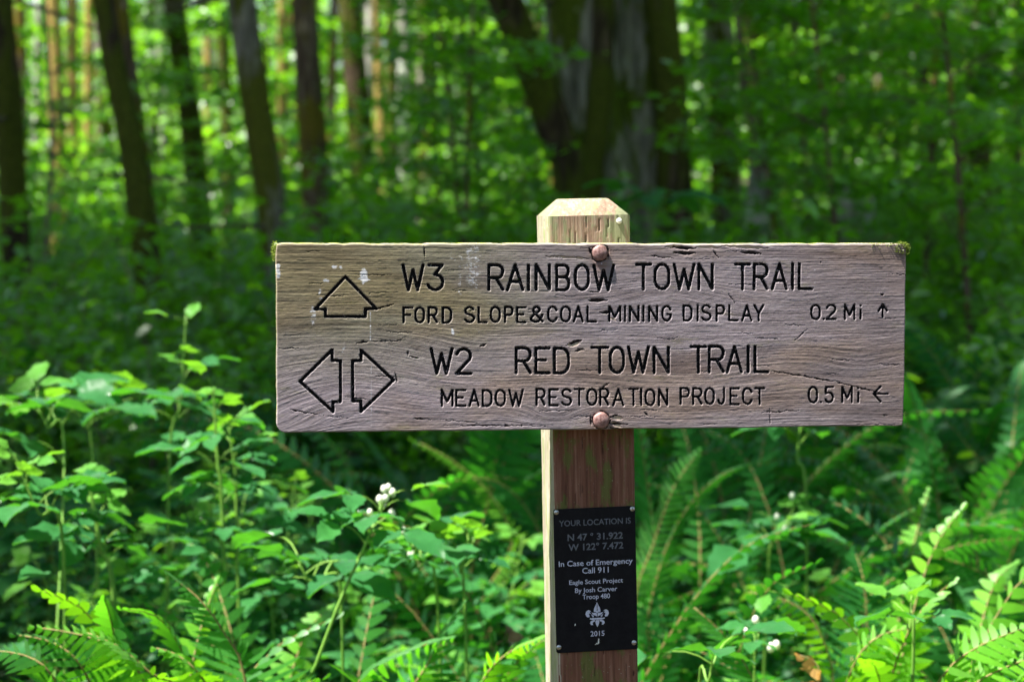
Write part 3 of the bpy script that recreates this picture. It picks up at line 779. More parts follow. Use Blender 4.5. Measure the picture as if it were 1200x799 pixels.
lines = [("YOUR LOCATION IS", 655.2, 739.3, 611.2, 7.0, 0, 0), ("N 47 ° 31.922", 665, 730, 628, 7.8, 0, 1), ("W 122° 7.472", 666, 730.5, 639.6, 7.8, 0, 1),
         ("In Case of Emergency", 654.8, 741.5, 658.4, 6.6, 1, 0), ("Call 911", 682.3, 713.3, 667.5, 6.8, 1, 0), ("Eagle Scout Project", 667, 730, 680.6, 5.4, 1, 0),
         ("By Josh Carver", 673.8, 723.3, 690.2, 5.6, 1, 0), ("Troop 480", 682.5, 714.8, 698.2, 5.8, 1, 0), ("2015", 692, 708.3, 741.6, 6.2, 1, 0)]
for txt, x0, x1, yc, hp, wcol, bold in lines:
    a, b = pl_pt(x0, yc), pl_pt(x1, yc); c = pl_pt((x0 + x1) / 2, yc)
    hh = abs(pl_pt(x0, yc - hp / 2)[1] - pl_pt(x0, yc + hp / 2)[1])
    me = text_mesh(txt, hh, b[0] - a[0], bold)
    me.materials.append(M['print_white' if wcol else 'print_grey'])
    o = obj('printed_line', me, plq, (c[0], -.00025, c[1])); o['label'] = 'engraved line "%s"' % (txt if 'Josh' not in txt else 'By ...')
# fleur-de-lis emblem
def flat(polys, name, mat, parent, y):
    me = bpy.data.meshes.new(name); vs_, fs_ = [], []
    import mathutils.geometry as mg
    for k, pl in enumerate(polys):
        tr = mg.tessellate_polygon([[Vector((a, b, 0)) for a, b in pl]])
        b0 = len(vs_); vs_ += [(a, y - k * .00003, b) for a, b in pl]; fs_ += [[b0 + i for i in t] for t in tr]
    me.from_pydata(vs_, [], fs_); me.materials.append(mat); return obj(name, me, parent)
cE = pl_pt(699.8, 719.6); sE = abs(pl_pt(699.8, 705)[1] - pl_pt(699.8, 734)[1]) / 2
def em(pts): return [(cE[0] + a * sE, cE[1] + b * sE) for a, b in pts]
def sym(h): return h + [(-a, b) for a, b in h[::-1]]
petal = sym([(0, 1.0), (.10, .78), (.24, .52), (.28, .30), (.20, .08), (.14, -.12)])
def sidep(s):
    return [(s * a, b) for a, b in [(.24, -.05), (.40, .12), (.55, .34), (.72, .40), (.90, .28), (.95, .05), (.84, -.16), (.66, -.20), (.60, -.08), (.68, .04), (.62, .14), (.50, .06), (.42, -.12), (.34, -.24)]]
band = [(-.42, -.26), (.42, -.26), (.42, -.40), (-.42, -.40)]
tails = [sym([(0, -1.0), (.10, -.82), (.16, -.62), (.12, -.44)])] + [[(s * a, b) for a, b in [(.18, -.42), (.36, -.44), (.55, -.52), (.60, -.68), (.50, -.82), (.34, -.82), (.40, -.68), (.30, -.56), (.18, -.55)]] for s in (1, -1)]
scroll = [[(s * a, b) for a, b in [(.30, -.44), (.62, -.34), (.58, -.24), (.44, -.28)]] for s in (1, -1)]
emb = flat([em(petal), em(sidep(1)), em(sidep(-1)), em(band)] + [em(t) for t in tails + scroll], 'emblem', M['print_white'], plq, -.00025)
emb['label'] = 'pale fleur-de-lis emblem engraved on the plaque'
wings = [[(0, .12), (.14, .22), (.40, .22), (.62, .30), (.50, .06), (.30, -.06), (.12, -.14), (0, -.22)]]
wings += [[(-a, b) for a, b in wings[0][::-1]]]
flat([em(x_) for x_ in wings] + [em([(-.025, .85), (.025, .85), (.03, .3), (-.03, .3)])], 'emblem_dark_cut', M['plaque'], emb, -.0006)  # plaque-black cut that outlines the eagle
eg = [[(s * a * .86, b * .86) for a, b in [(.03, .13), (.14, .19), (.40, .19), (.56, .25), (.44, .06), (.28, -.04), (.12, -.10), (.03, -.18)]] for s in (1, -1)]
flat([em(x_) for x_ in eg], 'emblem_eagle', M['print_white'], emb, -.001)
for k, (px, py) in enumerate(((652, 600), (741, 596), (655, 758), (743, 752.5))):
    x, z = pl_pt(px, py); s = disc('screw', .0028, .0012, M['screw'], plq, (x, 0, z))
    mb = MB(); a = random.uniform(0, 3)
    ca, sa = math.cos(a), math.sin(a)
    mb.add([(ca * .002 * u - sa * .0003 * v, -.0014, sa * .002 * u + ca * .0003 * v) for u, v in ((-1, -1), (1, -1), (1, 1), (-1, 1))], [[0, 1, 2, 3]])
    obj('slot', mb.mesh('slot', [M['plaque']]), s)
x, z = pl_pt(701, 748.5)
for pl_ in ([(x - .001, z - .006), (x + .001, z - .004), (x + .0012, z + .0005), (x, z + .001)], [(x - .004, z - .006), (x - .001, z - .005), (x - .0015, z - .0035)],
            [(x - .026, z + .016), (x - .0245, z + .0165), (x - .0245, z + .0185), (x - .0255, z + .018)]):
    flat([pl_], 'white_scuff', M['dropping'], plq, -.0004)

# =================================================================== vegetation: prototypes
def leaf_tpl(kind):
    """(verts, tris) of one leaf, base at the origin, tip along +y, unit length, folded along its midrib"""
    if kind == 'ovate':
        o = [(.0, 0), (.20, .10), (.31, .28), (.30, .50), (.19, .74), (.0, 1.0)]
    elif kind == 'small':
        o = [(0, 0), (.26, .3), (.2, .68), (0, 1)]
    elif kind == 'maple':
        o = [(0, 0), (.30, -.06), (.22, .16), (.52, .30), (.26, .42), (.30, .72), (0, 1)]
    k = len(o)
    L = [(-x, y, .30 * x - .10 * y * y) for x, y in o]; Rr = [(x, y, .30 * x - .10 * y * y) for x, y in o]
    mid = [(0, y, -.10 * y * y) for x, y in o]
    V = mid + L[1:-1] + Rr[1:-1]; nl_ = k - 2; t = []
    for s_, fl in ((k, 0), (k + nl_, 1)):
        ids = [0] + [s_ + j for j in range(nl_)] + [k - 1]
        for j in range(k - 1):
            a, b = ids[j], ids[j + 1]; m0, m1 = j, j + 1
            for tri in ((m0, a, b), (m0, b, m1)):
                if len(set(tri)) == 3: t.append(tri[::-1] if fl else tri)
    return np.array(V, float), np.array(t)
TPL = {k: leaf_tpl(k) for k in ('ovate', 'small', 'maple')}
# a two-triangle-per-half leaf for far crowns
TPL['far'] = (np.array([(0, 0, 0), (-.36, .42, .12), (.36, .42, .12), (0, 1, -.08)], float), np.array([(0, 2, 3), (0, 3, 1)]))
def unit(v): return v / (np.linalg.norm(v, axis=-1, keepdims=True) + 1e-9)
def scatter_leaves(pos, dirs, ups, size, tpl):
    """many leaves in one go -> V, T"""
    Vt, Tt = TPL[tpl]; N = len(pos)
    y = unit(dirs); x = unit(np.cross(y, ups)); z = np.cross(x, y)
    s = np.broadcast_to(np.asarray(size, float), (N,))[:, None, None]
    V = pos[:, None] + s * (Vt[None, :, 0:1] * x[:, None] + Vt[None, :, 1:2] * y[:, None] + Vt[None, :, 2:3] * z[:, None])
    T = Tt[None] + (np.arange(N) * len(Vt))[:, None, None]
    return V.reshape(-1, 3), T.reshape(-1, 3)
def leaves_mesh(name, pos, dirs, ups, size, tpl, mat):
    V, T = scatter_leaves(pos, dirs, ups, size, tpl)
    return mesh_np(name, V, [T], [mat], False)
def rdir(n, zbias=0., zs=1.):
    v = rng.normal(size=(n, 3)); v[:, 2] = v[:, 2] * zs + zbias; return unit(v)

# --- fern fronds (rachis rises, arches over, pinnae on both sides); local: starts at the origin, runs towards +y
def frond_mesh(name, pts, leafmat, width=.085, pairs=34, stipe=.16, droop=.25, curl=0., twist=0.):
    c = smooth_curve(pts, 60); seg = np.linalg.norm(np.diff(c, axis=0), axis=1); L = seg.sum()
    cum = np.concatenate([[0], np.cumsum(seg)]) / L
    tg = unit(np.gradient(c, axis=0)); side = unit(np.cross(tg, [0, 0, 1]) + 1e-6); nrm = np.cross(side, tg)
    if twist: side, nrm = side * math.cos(twist) + nrm * math.sin(twist), nrm * math.cos(twist) - side * math.sin(twist)
    mb = MB(); mb.tube(c[::4], np.linspace(.0030, .0009, len(c[::4])), 5, 1)
    rr = random.Random(len(bpy.data.meshes))
    for k in range(pairs):
        t = stipe + (1 - stipe) * (k + .5) / pairs
        f = np.interp(t, cum, np.arange(60)); i_ = int(f); p, T_, S_, N_ = c[i_] + (c[min(i_ + 1, 59)] - c[i_]) * (f - i_), tg[i_], side[i_], nrm[i_]
        u = (t - stipe) / (1 - stipe)
        wl = width * min(1, (.55 + u * 3.0)) * (1 - max(0, (u - .35) / .65) ** 1.6) + .004
        pwid = L * (1 - stipe) / pairs * .31
        for sg in (-1, 1):
            ln = wl * rr.uniform(.86, 1.08)
            if rr.random() < .02: continue
            d = unit(S_ * sg + T_ * (.22 + .35 * u) + N_ * rr.uniform(-.12, .06))
            dn = -N_ * 1.0
            b = p + T_ * pwid * rr.uniform(-.2, .2)
            pt = []
            for q_, wq in ((0, .55), (.12, 1.05), (.5, .92), (.82, .5), (1, 0)):
                cen = b + d * ln * q_ + dn * ln * droop * q_ * q_ + T_ * ln * .10 * q_ * q_
                if curl: cen = cen + dn * ln * curl * rr.uniform(.5, 1.5) * q_
                w_ = T_ * pwid * wq + N_ * pwid * wq * .35
                pt += [cen - w_, cen + w_] if wq else [cen]
            if wq == 0: pass
            qd = [[2 * j, 2 * j + 1, 2 * j + 3, 2 * j + 2] for j in range(3)]
            mb.add(pt, qd if sg > 0 else [x_[::-1] for x_ in qd], [[6, 7, 8]] if sg > 0 else [[8, 7, 6]])
    return mb.mesh(name, [leafmat, M['rachis']], False)
FR = {}
arcs = [[(0, 0, 0), (0, .10, .30), (0, .28, .55), (0, .52, .66), (0, .78, .60)],
        [(0, 0, 0), (.01, .06, .34), (.02, .20, .62), (.03, .42, .80), (.05, .68, .82)],
        [(0, 0, 0), (-.01, .16, .22), (-.03, .40, .38), (-.05, .66, .38), (-.08, .90, .24)],
        [(0, 0, 0), (0, .04, .36), (.01, .12, .68), (.0, .26, .92), (-.02, .44, 1.0)],
        [(0, 0, 0), (.02, .12, .26), (.06, .34, .46), (.12, .58, .50), (.18, .80, .40)]]
for k, a in enumerate(arcs):
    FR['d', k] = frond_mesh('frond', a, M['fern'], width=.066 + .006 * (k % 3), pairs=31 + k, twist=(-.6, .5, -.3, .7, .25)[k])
    FR['l', k] = frond_mesh('frond', a, M['fernlit'], width=.066, pairs=30, curl=.1, twist=(.5, -.6, .3, -.5, .6)[k])
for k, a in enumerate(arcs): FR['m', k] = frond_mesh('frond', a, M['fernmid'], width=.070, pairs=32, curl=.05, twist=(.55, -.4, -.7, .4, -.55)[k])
FR['x', 0] = frond_mesh('frond', arcs[2], M['ferndead'], width=.055, pairs=20, curl=.5)
PLACED = []                                                      # (kind, object, image x, image y, depth)
def reg(kind, o, ref):
    x, y = proj(ref); PLACED.append([kind, o, x, y, ref[1]])
def fern(x, y, n, sc=1., kinds='d', lo=0., pick=None, az0=None, spread=6.283, z=None):
    zz = GZ(x, y) if z is None else z
    e = empty('sword_fern', (x, y, zz - .01)); a0 = random.uniform(0, 6.28)
    top = 0
    for k in range(n):
        az = (a0 + k * 2.399) if az0 is None else az0 + random.uniform(-.5, .5) * spread
        kk = random.choice(pick or range(5)); s = sc * random.uniform(.78, 1.12)
        o = obj('frond', FR[random.choice(kinds), kk], e, (math.cos(az) * .03, math.sin(az) * .03, 0), (random.uniform(-.22, .12), random.uniform(-.14, .14), az), s)
        top = max(top, s)
    if random.random() < .35:
        obj('frond', FR['x', 0], e, (0, 0, 0), (-.35, 0, random.uniform(0, 6.28)), sc * .8)['label'] = 'dead brown frond'
    reg('fern', e, (x, y, zz + .62 * sc)); return e
def hero_frond(e, pts_px, mat, width=.07, pairs=34, stipe=.05, curl=0., droop=.2, twist=None):
    """a frond through photo points (px, py, depth); its lower end joins the fern's heart"""
    W = [P(*p) for p in pts_px]; base = Vector(e.location)
    heart = base + (W[0] - base) * .02
    mid1 = base.lerp(W[0], .5) + Vector((0, 0, .12))
    pts = [heart, mid1] + W
    loc = [tuple(p - base) for p in pts]
    n0 = (Vector(pts[1]) - Vector(pts[0])).length + (Vector(pts[2]) - Vector(pts[1])).length
    tot = n0 + sum((b - a).length for a, b in zip(W[:-1], W[1:]))
    me = frond_mesh('frond', loc, mat, width, pairs, max(.05, n0 / tot * .75), droop, curl, random.choice((-.7, -.5, .5, .7)))
    return obj('frond', me, e)

# --- bramble leaves: three leaflets on a stalk
def compound(name, mat, nl_=3, size=.075, serr=True, seed=0):
    r = random.Random(seed); mb = MB()
    st = bez((0, 0, 0), (0, .25 * size, .25 * size), (0, .5 * size, .3 * size), (0, .75 * size, .25 * size), 5)
    mb.tube(st, np.linspace(.0013, .0009, 5), 4, 1, cap=False)
    base = st[-1]
    angs = [0] if nl_ == 1 else ([0, 78, -78] if nl_ == 3 else [0, 55, -55, 115, -115])
    for ia, a in enumerate(angs):
        a = R(a + r.uniform(-8, 8)); s = size * (1.0 if ia == 0 else .82) * r.uniform(.92, 1.08)
        k = 9; ys = np.linspace(0, 1, k)
        wv = .36 * np.sin(np.pi * ys ** .80) ** .9 * (1 - .18 * ys)
        rows = []
        tilt = r.uniform(-.25, .1); roll = r.uniform(-.25, .25)
        for j, (yy, ww) in enumerate(zip(ys, wv)):
            sr = 1 + (.10 * (1 if j % 2 else -1) if serr and 0 < j < k - 1 else 0)
            for u in (-1, -.5, 0, .5, 1):
                x = u * ww * (sr if abs(u) == 1 else 1)
                z = .20 * abs(x) - .22 * yy * yy + (.032 * (1 if j % 2 else -1) if abs(u) == .5 else 0) + .03 * math.sin(yy * 9 + u * 2 + seed)
                rows.append((x, yy + abs(u) * .05, z))
        Vv = np.array(rows) * s
        ca, sa = math.cos(a), math.sin(a)
        Vv[:, 2] += Vv[:, 1] * tilt + Vv[:, 0] * roll
        off_ = .12 * s if ia == 0 else .03 * s
        Vv[:, 1] += off_
        Vv = np.stack([Vv[:, 0] * ca - Vv[:, 1] * sa, Vv[:, 0] * sa + Vv[:, 1] * ca, Vv[:, 2]], 1) + base
        q = [[j * 5 + u, j * 5 + u + 1, (j + 1) * 5 + u + 1, (j + 1) * 5 + u] for j in range(k - 1) for u in range(4)]
        mb.add(Vv, q)
    return mb.mesh(name, [mat, M['stem']], True)
BL = [compound('leaf', M['bramble'], 3, .082, seed=k) for k in range(4)] + [compound('leaf', M['bramble'], 1, .095, seed=9)]
BY = [compound('leaf', M['young'], 3, .055, seed=20 + k) for k in range(3)] + [compound('leaf', M['young'], 1, .07, seed=29)]
B5 = [compound('leaf', M['bramble'], 5, .055, seed=60 + k) for k in range(3)] + [compound('leaf', M['young'], 5, .045, seed=66)]
BS = [compound('leaf', M['bramble'], 3, .11, seed=40 + k) for k in range(3)]
def buds(parent, c, n, r, s=.006):
    for k in range(n):
        mb = MB(); a = s * random.uniform(.7, 1.1)
        th = np.linspace(0, math.pi, 5); ph = np.linspace(0, 2 * math.pi, 7)[:-1]
        Vv = [(a * math.sin(t) * math.cos(p), a * math.sin(t) * math.sin(p), 1.3 * a * math.cos(t)) for t in th for p in ph]
        mb.add(Vv, [[j * 6 + i_, j * 6 + (i_ + 1) % 6, (j + 1) * 6 + (i_ + 1) % 6, (j + 1) * 6 + i_] for j in range(4) for i_ in range(6)])
        o = obj('flower_bud', mb.mesh('flower_bud', [M['petal']]), parent, c + Vector((random.gauss(0, r), random.gauss(0, r), random.gauss(0, r * 1.3))))
def bramble(pts, nleaf=9, thick=.0028, young=2, sizes=1., lowskip=.25, bud=0, stock=None):
    """pts: the stem in the place, from the ground up; leaves alternate up the stem"""
    pts = [Vector(p) for p in pts]; base = pts[0]
    e = empty('bramble', base)
    c = smooth_curve([tuple(p - base) for p in pts], 24)
    mb = MB(); mb.tube(c, np.linspace(thick, thick * .45, 24), 6)
    obj('stem', mb.mesh('stem', [M['stem']]), e)
    az = random.uniform(0, 6.28)
    for k in range(nleaf):
        t = lowskip + (1 - lowskip) * (k + .6) / nleaf; i_ = min(int(t * 23), 22)
        az += 2.4 + random.uniform(-.4, .4)
        top = k >= nleaf - young
        me = random.choice(BY if top else (stock or BL)); s = sizes * random.uniform(.75, 1.2)
        tilt = random.uniform(-.1, .45) + (.35 if top else 0)
        o = obj('leaf', me, e, c[i_], (tilt, random.uniform(-.25, .25), az), s)
    if isinstance(bud, tuple):
        for q_ in bud:
            t_ = P(q_[0], q_[1], pts[-1].y + random.uniform(-.02, .02)) - base; buds(e, t_, 1, .0, .0058)
            k_ = max(0, min(23, int(np.argmin(np.abs(c[:, 2] - (t_.z - .016))))))
            mb = MB(); mb.tube(bez(c[k_], c[k_] + (np.array(t_) - c[k_]) * .3 + [0, 0, .004], c[k_] + (np.array(t_) - c[k_]) * .7, t_, 6), .0011, 4); obj('pedicel', mb.mesh('pedicel', [M['stem']]), e)
    elif bud: buds(e, Vector(c[-1]), bud, .014)
    reg('bramble', e, Vector(pts[-1])); return e

# --- shrubs and saplings
def shrub_proto(seed, h=1.2, r=.6, n=900, leaf=.07, tpl='ovate', mat='under', flat=.35):
    g = np.random.default_rng(seed); mb = MB(); P_, D_ = [], []
    ns = 9
    for k in range(ns):
        a = g.uniform(0, 6.28); rr = r * g.uniform(.2, 1); hh = h * g.uniform(.55, 1)
        c = bez((0, 0, 0), (rr * .2 * math.cos(a), rr * .2 * math.sin(a), hh * .5), (rr * .6 * math.cos(a), rr * .6 * math.sin(a), hh * .9), (rr * math.cos(a), rr * math.sin(a), hh), 10)
        mb.tube(c, np.linspace(.008, .002, 10), 5, cap=False)
        m = n // ns; t = g.uniform(.2, 1, m) ** .7; i_ = (t * 9).astype(int).clip(0, 9)
        q_ = c[i_] + g.normal(size=(m, 3)) * [.16 * r / .6, .16 * r / .6, .07]
        P_.append(q_); d = g.normal(size=(m, 3)); d[:, 2] *= flat; d[:, 2] -= .15; D_.append(d)
    P_, D_ = np.concatenate(P_), np.concatenate(D_); P_[:, 2] = np.clip(P_[:, 2], .03, None)
    up = g.normal(size=P_.shape) * .45 + [0, 0, 1]
    return mb.mesh('stem', [M['twig']]), leaves_mesh('foliage', P_, D_, up, leaf * g.uniform(.6, 1.2, len(P_)), tpl, M[mat])
def sapling_proto(seed, h=4.5, r=1.3, n=2600, leaf=.085, mat='under', low=.12):
    g = np.random.default_rng(seed); mb = MB()
    lean = g.uniform(-.12, .12, 2) * h
    tr = bez((0, 0, 0), (lean[0] * .1, lean[1] * .1, h * .35), (lean[0] * .6, lean[1] * .6, h * .7), (lean[0], lean[1], h), 24)
    mb.tube(tr, np.linspace(.028, .006, 24), 6, cap=False); tr_me = mb.mesh('trunk', [M['bark_brown']])
    mb = MB(); P_, D_ = [], []; nb = 26
    for k in range(nb):
        t = low + (1 - low) * (k + g.uniform(0, 1)) / nb; b = tr[min(int(t * 23), 23)]; a = k * 2.4 + g.uniform(-.5, .5)
        L = r * (1.05 - .55 * t) * g.uniform(.55, 1.1)
        e_ = b + np.array([math.cos(a) * L, math.sin(a) * L, L * g.uniform(-.05, .4)])
        c = bez(b, b + (e_ - b) * .3 + [0, 0, .12 * L], b + (e_ - b) * .7 + [0, 0, .14 * L], e_, 8)
        mb.tube(c, np.linspace(.009, .002, 8), 4, cap=False)
        m = n // nb; i_ = (g.uniform(.15, 1, m) ** .6 * 7).astype(int)
        sp = g.normal(size=(m, 3)) * [.20 * L + .03, .20 * L + .03, .035]
        P_.append(c[i_] + sp); d = g.normal(size=(m, 3)) * [1, 1, .25] + (e_ - b) * .8 / L; d[:, 2] -= .25; D_.append(d)
    P_, D_ = np.concatenate(P_), np.concatenate(D_)
    up = g.normal(size=P_.shape) * .38 + [0, 0, 1]
    return tr_me, mb.mesh('branches', [M['twig']]), leaves_mesh('foliage', P_, D_, up, leaf * g.uniform(.55, 1.2, len(P_)), 'maple', M[mat])
SH = [shrub_proto(k, 1.15, .55, 800) for k in range(4)]
SAP = [sapling_proto(50 + k, 4.6, 1.35, 2400) for k in range(4)]
def shrub(x, y, s=1., k=None):
    e = empty('leafy_shrub', (x, y, GZ(x, y) - .02), random.uniform(0, 6.28)); a, b = SH[random.randrange(4) if k is None else k]
    obj('stem', a, e, scale=s); obj('foliage', b, e, scale=s); reg('shrub', e, (x, y, GZ(x, y) + .9 * s)); return e
def sapling(x, y, s=1., k=None):
    e = empty('maple_sapling', (x, y, GZ(x, y) - .03), random.uniform(0, 6.28)); t = SAP[random.randrange(4) if k is None else k]
    for nm, me in zip(('trunk', 'branches', 'foliage'), t): obj(nm, me, e, scale=s)
    reg('sapling', e, (x, y, GZ(x, y) + 1.5 * s)); return e

# --- tall trees
def crown_proto(seed, r=3.2, h=8, n=7500, leaf=.17):
    g = np.random.default_rng(seed); mb = MB(); P_, D_ = [], []; nb = 34
    for k in range(nb):
        z0 = h * (k + .5) / nb * .8; a = k * 2.4 + g.uniform(-.5, .5); L = r * math.sin(math.pi * (.18 + .75 * (k + .5) / nb)) * g.uniform(.6, 1.15)
        b = np.array([0, 0, z0]); e_ = b + [math.cos(a) * L, math.sin(a) * L, L * g.uniform(.2, .7)]
        c = bez(b, b + (e_ - b) * .3 + [0, 0, .1 * L], b + (e_ - b) * .7, e_, 7); mb.tube(c, np.linspace(.05, .01, 7), 5, cap=False)
        m = n // nb; i_ = (g.uniform(.2, 1, m) ** .6 * 6).astype(int)
        P_.append(c[i_] + g.normal(size=(m, 3)) * [.27, .27, .16]); D_.append(g.normal(size=(m, 3)) * [1, 1, .4])
    P_, D_ = np.concatenate(P_), np.concatenate(D_)
    return mb.mesh('limbs', [M['bark_brown']]), leaves_mesh('crown', P_, D_, g.normal(size=P_.shape) * .5 + [0, 0, 1], leaf * g.uniform(.6, 1.2, len(P_)), 'far', M['canopy'])
CR = [crown_proto(80 + k) for k in range(3)]
def trunk_mesh(pts, r0, r1, mat, seed, n=22, k=70, flare=.35):
    c = smooth_curve(pts, k); z = c[:, 2] - c[0, 2]; t = np.linspace(0, 1, k)
    rad = r0 + (r1 - r0) * t; rad = rad * (1 + flare * np.exp(-z / .35))
    th = np.linspace(0, 2 * np.pi, n, endpoint=False)
    A, B = np.meshgrid(th, z)
    nz_ = 1 + .17 * (fbm(np.cos(A) * 1.6 + 5, np.sin(A) * 1.6 + B * 1.6 + 5, 3, seed) - .5) * 2 + .07 * (fbm(A * 5 / 3.14159 * 2, B * 1.3, 2, seed + 2) - .5) * 2 * np.minimum(1, np.minimum(A, 6.283 - A) * 2)
    nz_ += flare * .5 * np.exp(-B / .3) * np.cos(A * 4 + seed) * .5
    mb = MB(); mb.tube(c, rad, n, noise=nz_); return mb.mesh('trunk', [M[mat]])
TREES = []
def tree(x0, x1, y1, wpx, D, mat, label, crown=None, H=13, mid=None, r1f=.72, name='tree', group=None, crown_z=8.5, cs=1.):
    """trunk seen from (x0, top of the photo) to (x1, y1), width wpx, at depth D"""
    if crown is None: crown = D <= 10.5
    top, bot = P(x0, 0, D), P(x1, y1, D); d = (top - bot) / (top.z - bot.z)
    g = GZ(bot.x, D); base = bot + d * (g - .1 - bot.z) * .6; base.z = g - .1
    pts = [base]
    pts.append(bot)
    if mid: pts += [P(m[0], m[1], D) for m in mid]
    pts.append(top)
    d2 = (pts[-1] - pts[-2]) / (pts[-1].z - pts[-2].z)
    z = top.z; p = top.copy()
    while z < H:
        z += 2.4; d2 = d2 * .8; p = p + Vector((d2.x * 2.4 + random.uniform(-.08, .08), d2.y * 2.4 + random.uniform(-.08, .08), 2.4)); pts.append(p.copy())
    e = empty(name, base, label=label, cat='tree', group=group)
    L = [tuple(q_ - base) for q_ in pts]
    r0 = wpx / FPX * D / 2
    c = trunk_mesh(L, r0 * 1.05, r0 * .35, mat, len(TREES) * 3 + 1)
    obj('trunk', c, e)
    if D < 16:
        for q_ in range(5):                                       # dead side branches
            zb = random.uniform(.8, 4.2); i_ = min(range(len(L)), key=lambda k_: abs(L[k_][2] - zb)); a_ = random.uniform(0, 6.28); b_ = Vector(L[i_])
            ln_ = random.uniform(.35, 1.1); d_ = Vector((math.cos(a_), math.sin(a_), random.uniform(-.2, .4))) * ln_
            mb = MB(); mb.tube(bez(b_, b_ + d_ * .3 + Vector((0, 0, .05)), b_ + d_ * .6 - Vector((0, 0, .04)), b_ + d_, 9), np.linspace(.014, .004, 9), 5)
            obj('branch', mb.mesh('branch', [M['twig']]), e)
    if crown:
        a, b = CR[len(TREES) % 3]; q_ = Vector(L[-1]); s = cs * random.uniform(.85, 1.1)
        lo = Vector((q_.x, q_.y, crown_z))
        i_ = min(range(len(L)), key=lambda k_: abs(L[k_][2] - crown_z)); lo = Vector(L[i_])
        rz = random.uniform(0, 6.28)
        obj('limbs', a, e, lo, (0, 0, rz), s); obj('crown', b, e, lo, (0, 0, rz), s)
    TREES.append(e); return e

# =================================================================== the trees of the photograph
tree(-2, 10, 140, 34, 9.5, 'bark_dark', 'dark mossy trunk cut by the left edge of the photo')
tree(62, 68, 200, 20, 19, 'bark_sunmoss', 'slender trunk in yellow moss, second from the left edge', crown=False)
tree(84, 86, 190, 15, 21, 'bark_sunmoss', 'thin sunlit yellow trunk right of its mossy neighbour at the left', crown=False)
tree(121, 160, 210, 31, 9, 'bark_dark', 'dark leaning trunk at the left that slopes down to the right')
tree(140, 168, 210, 24, 13, 'bark_brown', 'brown trunk half hidden behind the dark leaning trunk')
tree(203, 226, 170, 28, 14, 'bark_dark', 'straight dark trunk between the leaning trunk and the grey patchy one')
tree(259, 266, 150, 15, 17, 'bark_dark', 'thin dark trunk close left of the grey patchy trunk')
tree(283, 322, 270, 36, 9.5, 'bark_grey', 'grey lichen patched trunk leaning above the left end of the sign', crown=False)
tree(356, 368, 190, 32, 12.5, 'bark_brown', 'brown grey trunk right of the lichen patched leaning trunk')
tree(410, 422, 160, 30, 15, 'bark_dark', 'dark trunk just left of the three slim pale trunks', crown=False)
tree(440, 446, 180, 12, 20, 'bark_sunmoss', 'slim orange lit trunk left of the white lit trunk', crown=False)
tree(457, 459, 180, 14, 18, 'bark_dark', 'slim dark trunk touching the white lit trunk', crown=False)
tree(474, 475, 210, 18, 17, 'bark_white', 'slim trunk lit bright white above the sign', crown=False)
tree(500, 500, 230, 26, 16, 'bark_grey', 'grey trunk right of the white lit trunk')
tree(548, 556, 180, 18, 24, 'bark_dark', 'far dark trunk left of the large mossy maple', crown=False)
tree(840, 852, 240, 36, 12, 'bark_grey', 'grey brown trunk right of the large mossy maple')
tree(880, 896, 220, 38, 14, 'bark_dark', 'dark trunk right of the grey brown one, third from the maple', cs=.9)
tree(921, 924, 130, 22, 22, 'bark_sunmoss', 'orange sunlit trunk showing between dark trunk and bushes', crown=False)
tree(1078, 1084, 150, 20, 15, 'bark_dark', 'dark trunk among the leaves at the upper right', crown=False)
tree(1098, 1096, 120, 12, 24, 'bark_sunmoss', 'thin orange lit trunk right of the upper right dark trunk', crown=False)
tree(1160, 1150, 140, 26, 13, 'bark_dark', 'dark trunk near the right edge of the photo')
# the large maple behind the post: five stems from one root, one thing
mb_e = tree(678, 706, 240, 92, 10, 'bark_maple', 'large grey maple with mossy side stems right behind the post', H=12, crown=False)
mb_e['category'] = 'tree'
def extra_stem(e, pts_px, wpx, D, mat, up, seed):
    W = [P(px, py, D) for px, py in pts_px]; b = W[0].copy(); b.z = GZ(b.x, D) - .1; b.x += (W[0].x - W[1].x) * .3
    pts = [b] + W; d = (W[-1] - W[-2]).normalized(); pts += [W[-1] + d * k + Vector((0, 0, .1 * k * k * .2)) for k in (1.5, 3, 5)][:up]
    o = obj('stem', trunk_mesh([tuple(p - e.location) for p in pts], wpx / FPX * D / 2, wpx / FPX * D / 2 * .6, mat, seed, flare=.15), e); return o
extra_stem(mb_e, [(672, 225), (655, 165), (630, 95), (592, 0)], 48, 9.7, 'bark_dark', 3, 5)['label'] = 'dark mossy stem leaning to the left'
extra_stem(mb_e, [(690, 235), (700, 150), (706, 70), (708, 0)], 32, 9.72, 'bark_dark', 3, 15)['label'] = 'brown moss ridge between the grey stems'
extra_stem(mb_e, [(752, 235), (746, 120), (738, 0)], 76, 10.1, 'bark_maple', 3, 8)['label'] = 'second grey stem'
extra_stem(mb_e, [(790, 255), (788, 130), (776, 0)], 44, 9.9, 'bark_dark', 3, 11)['label'] = 'dark mossy stem at the right side'
tree(628, 646, 150, 13, 18, 'bark_brown', 'thin orange lit trunk in the gap of the mossy maple', crown=False)
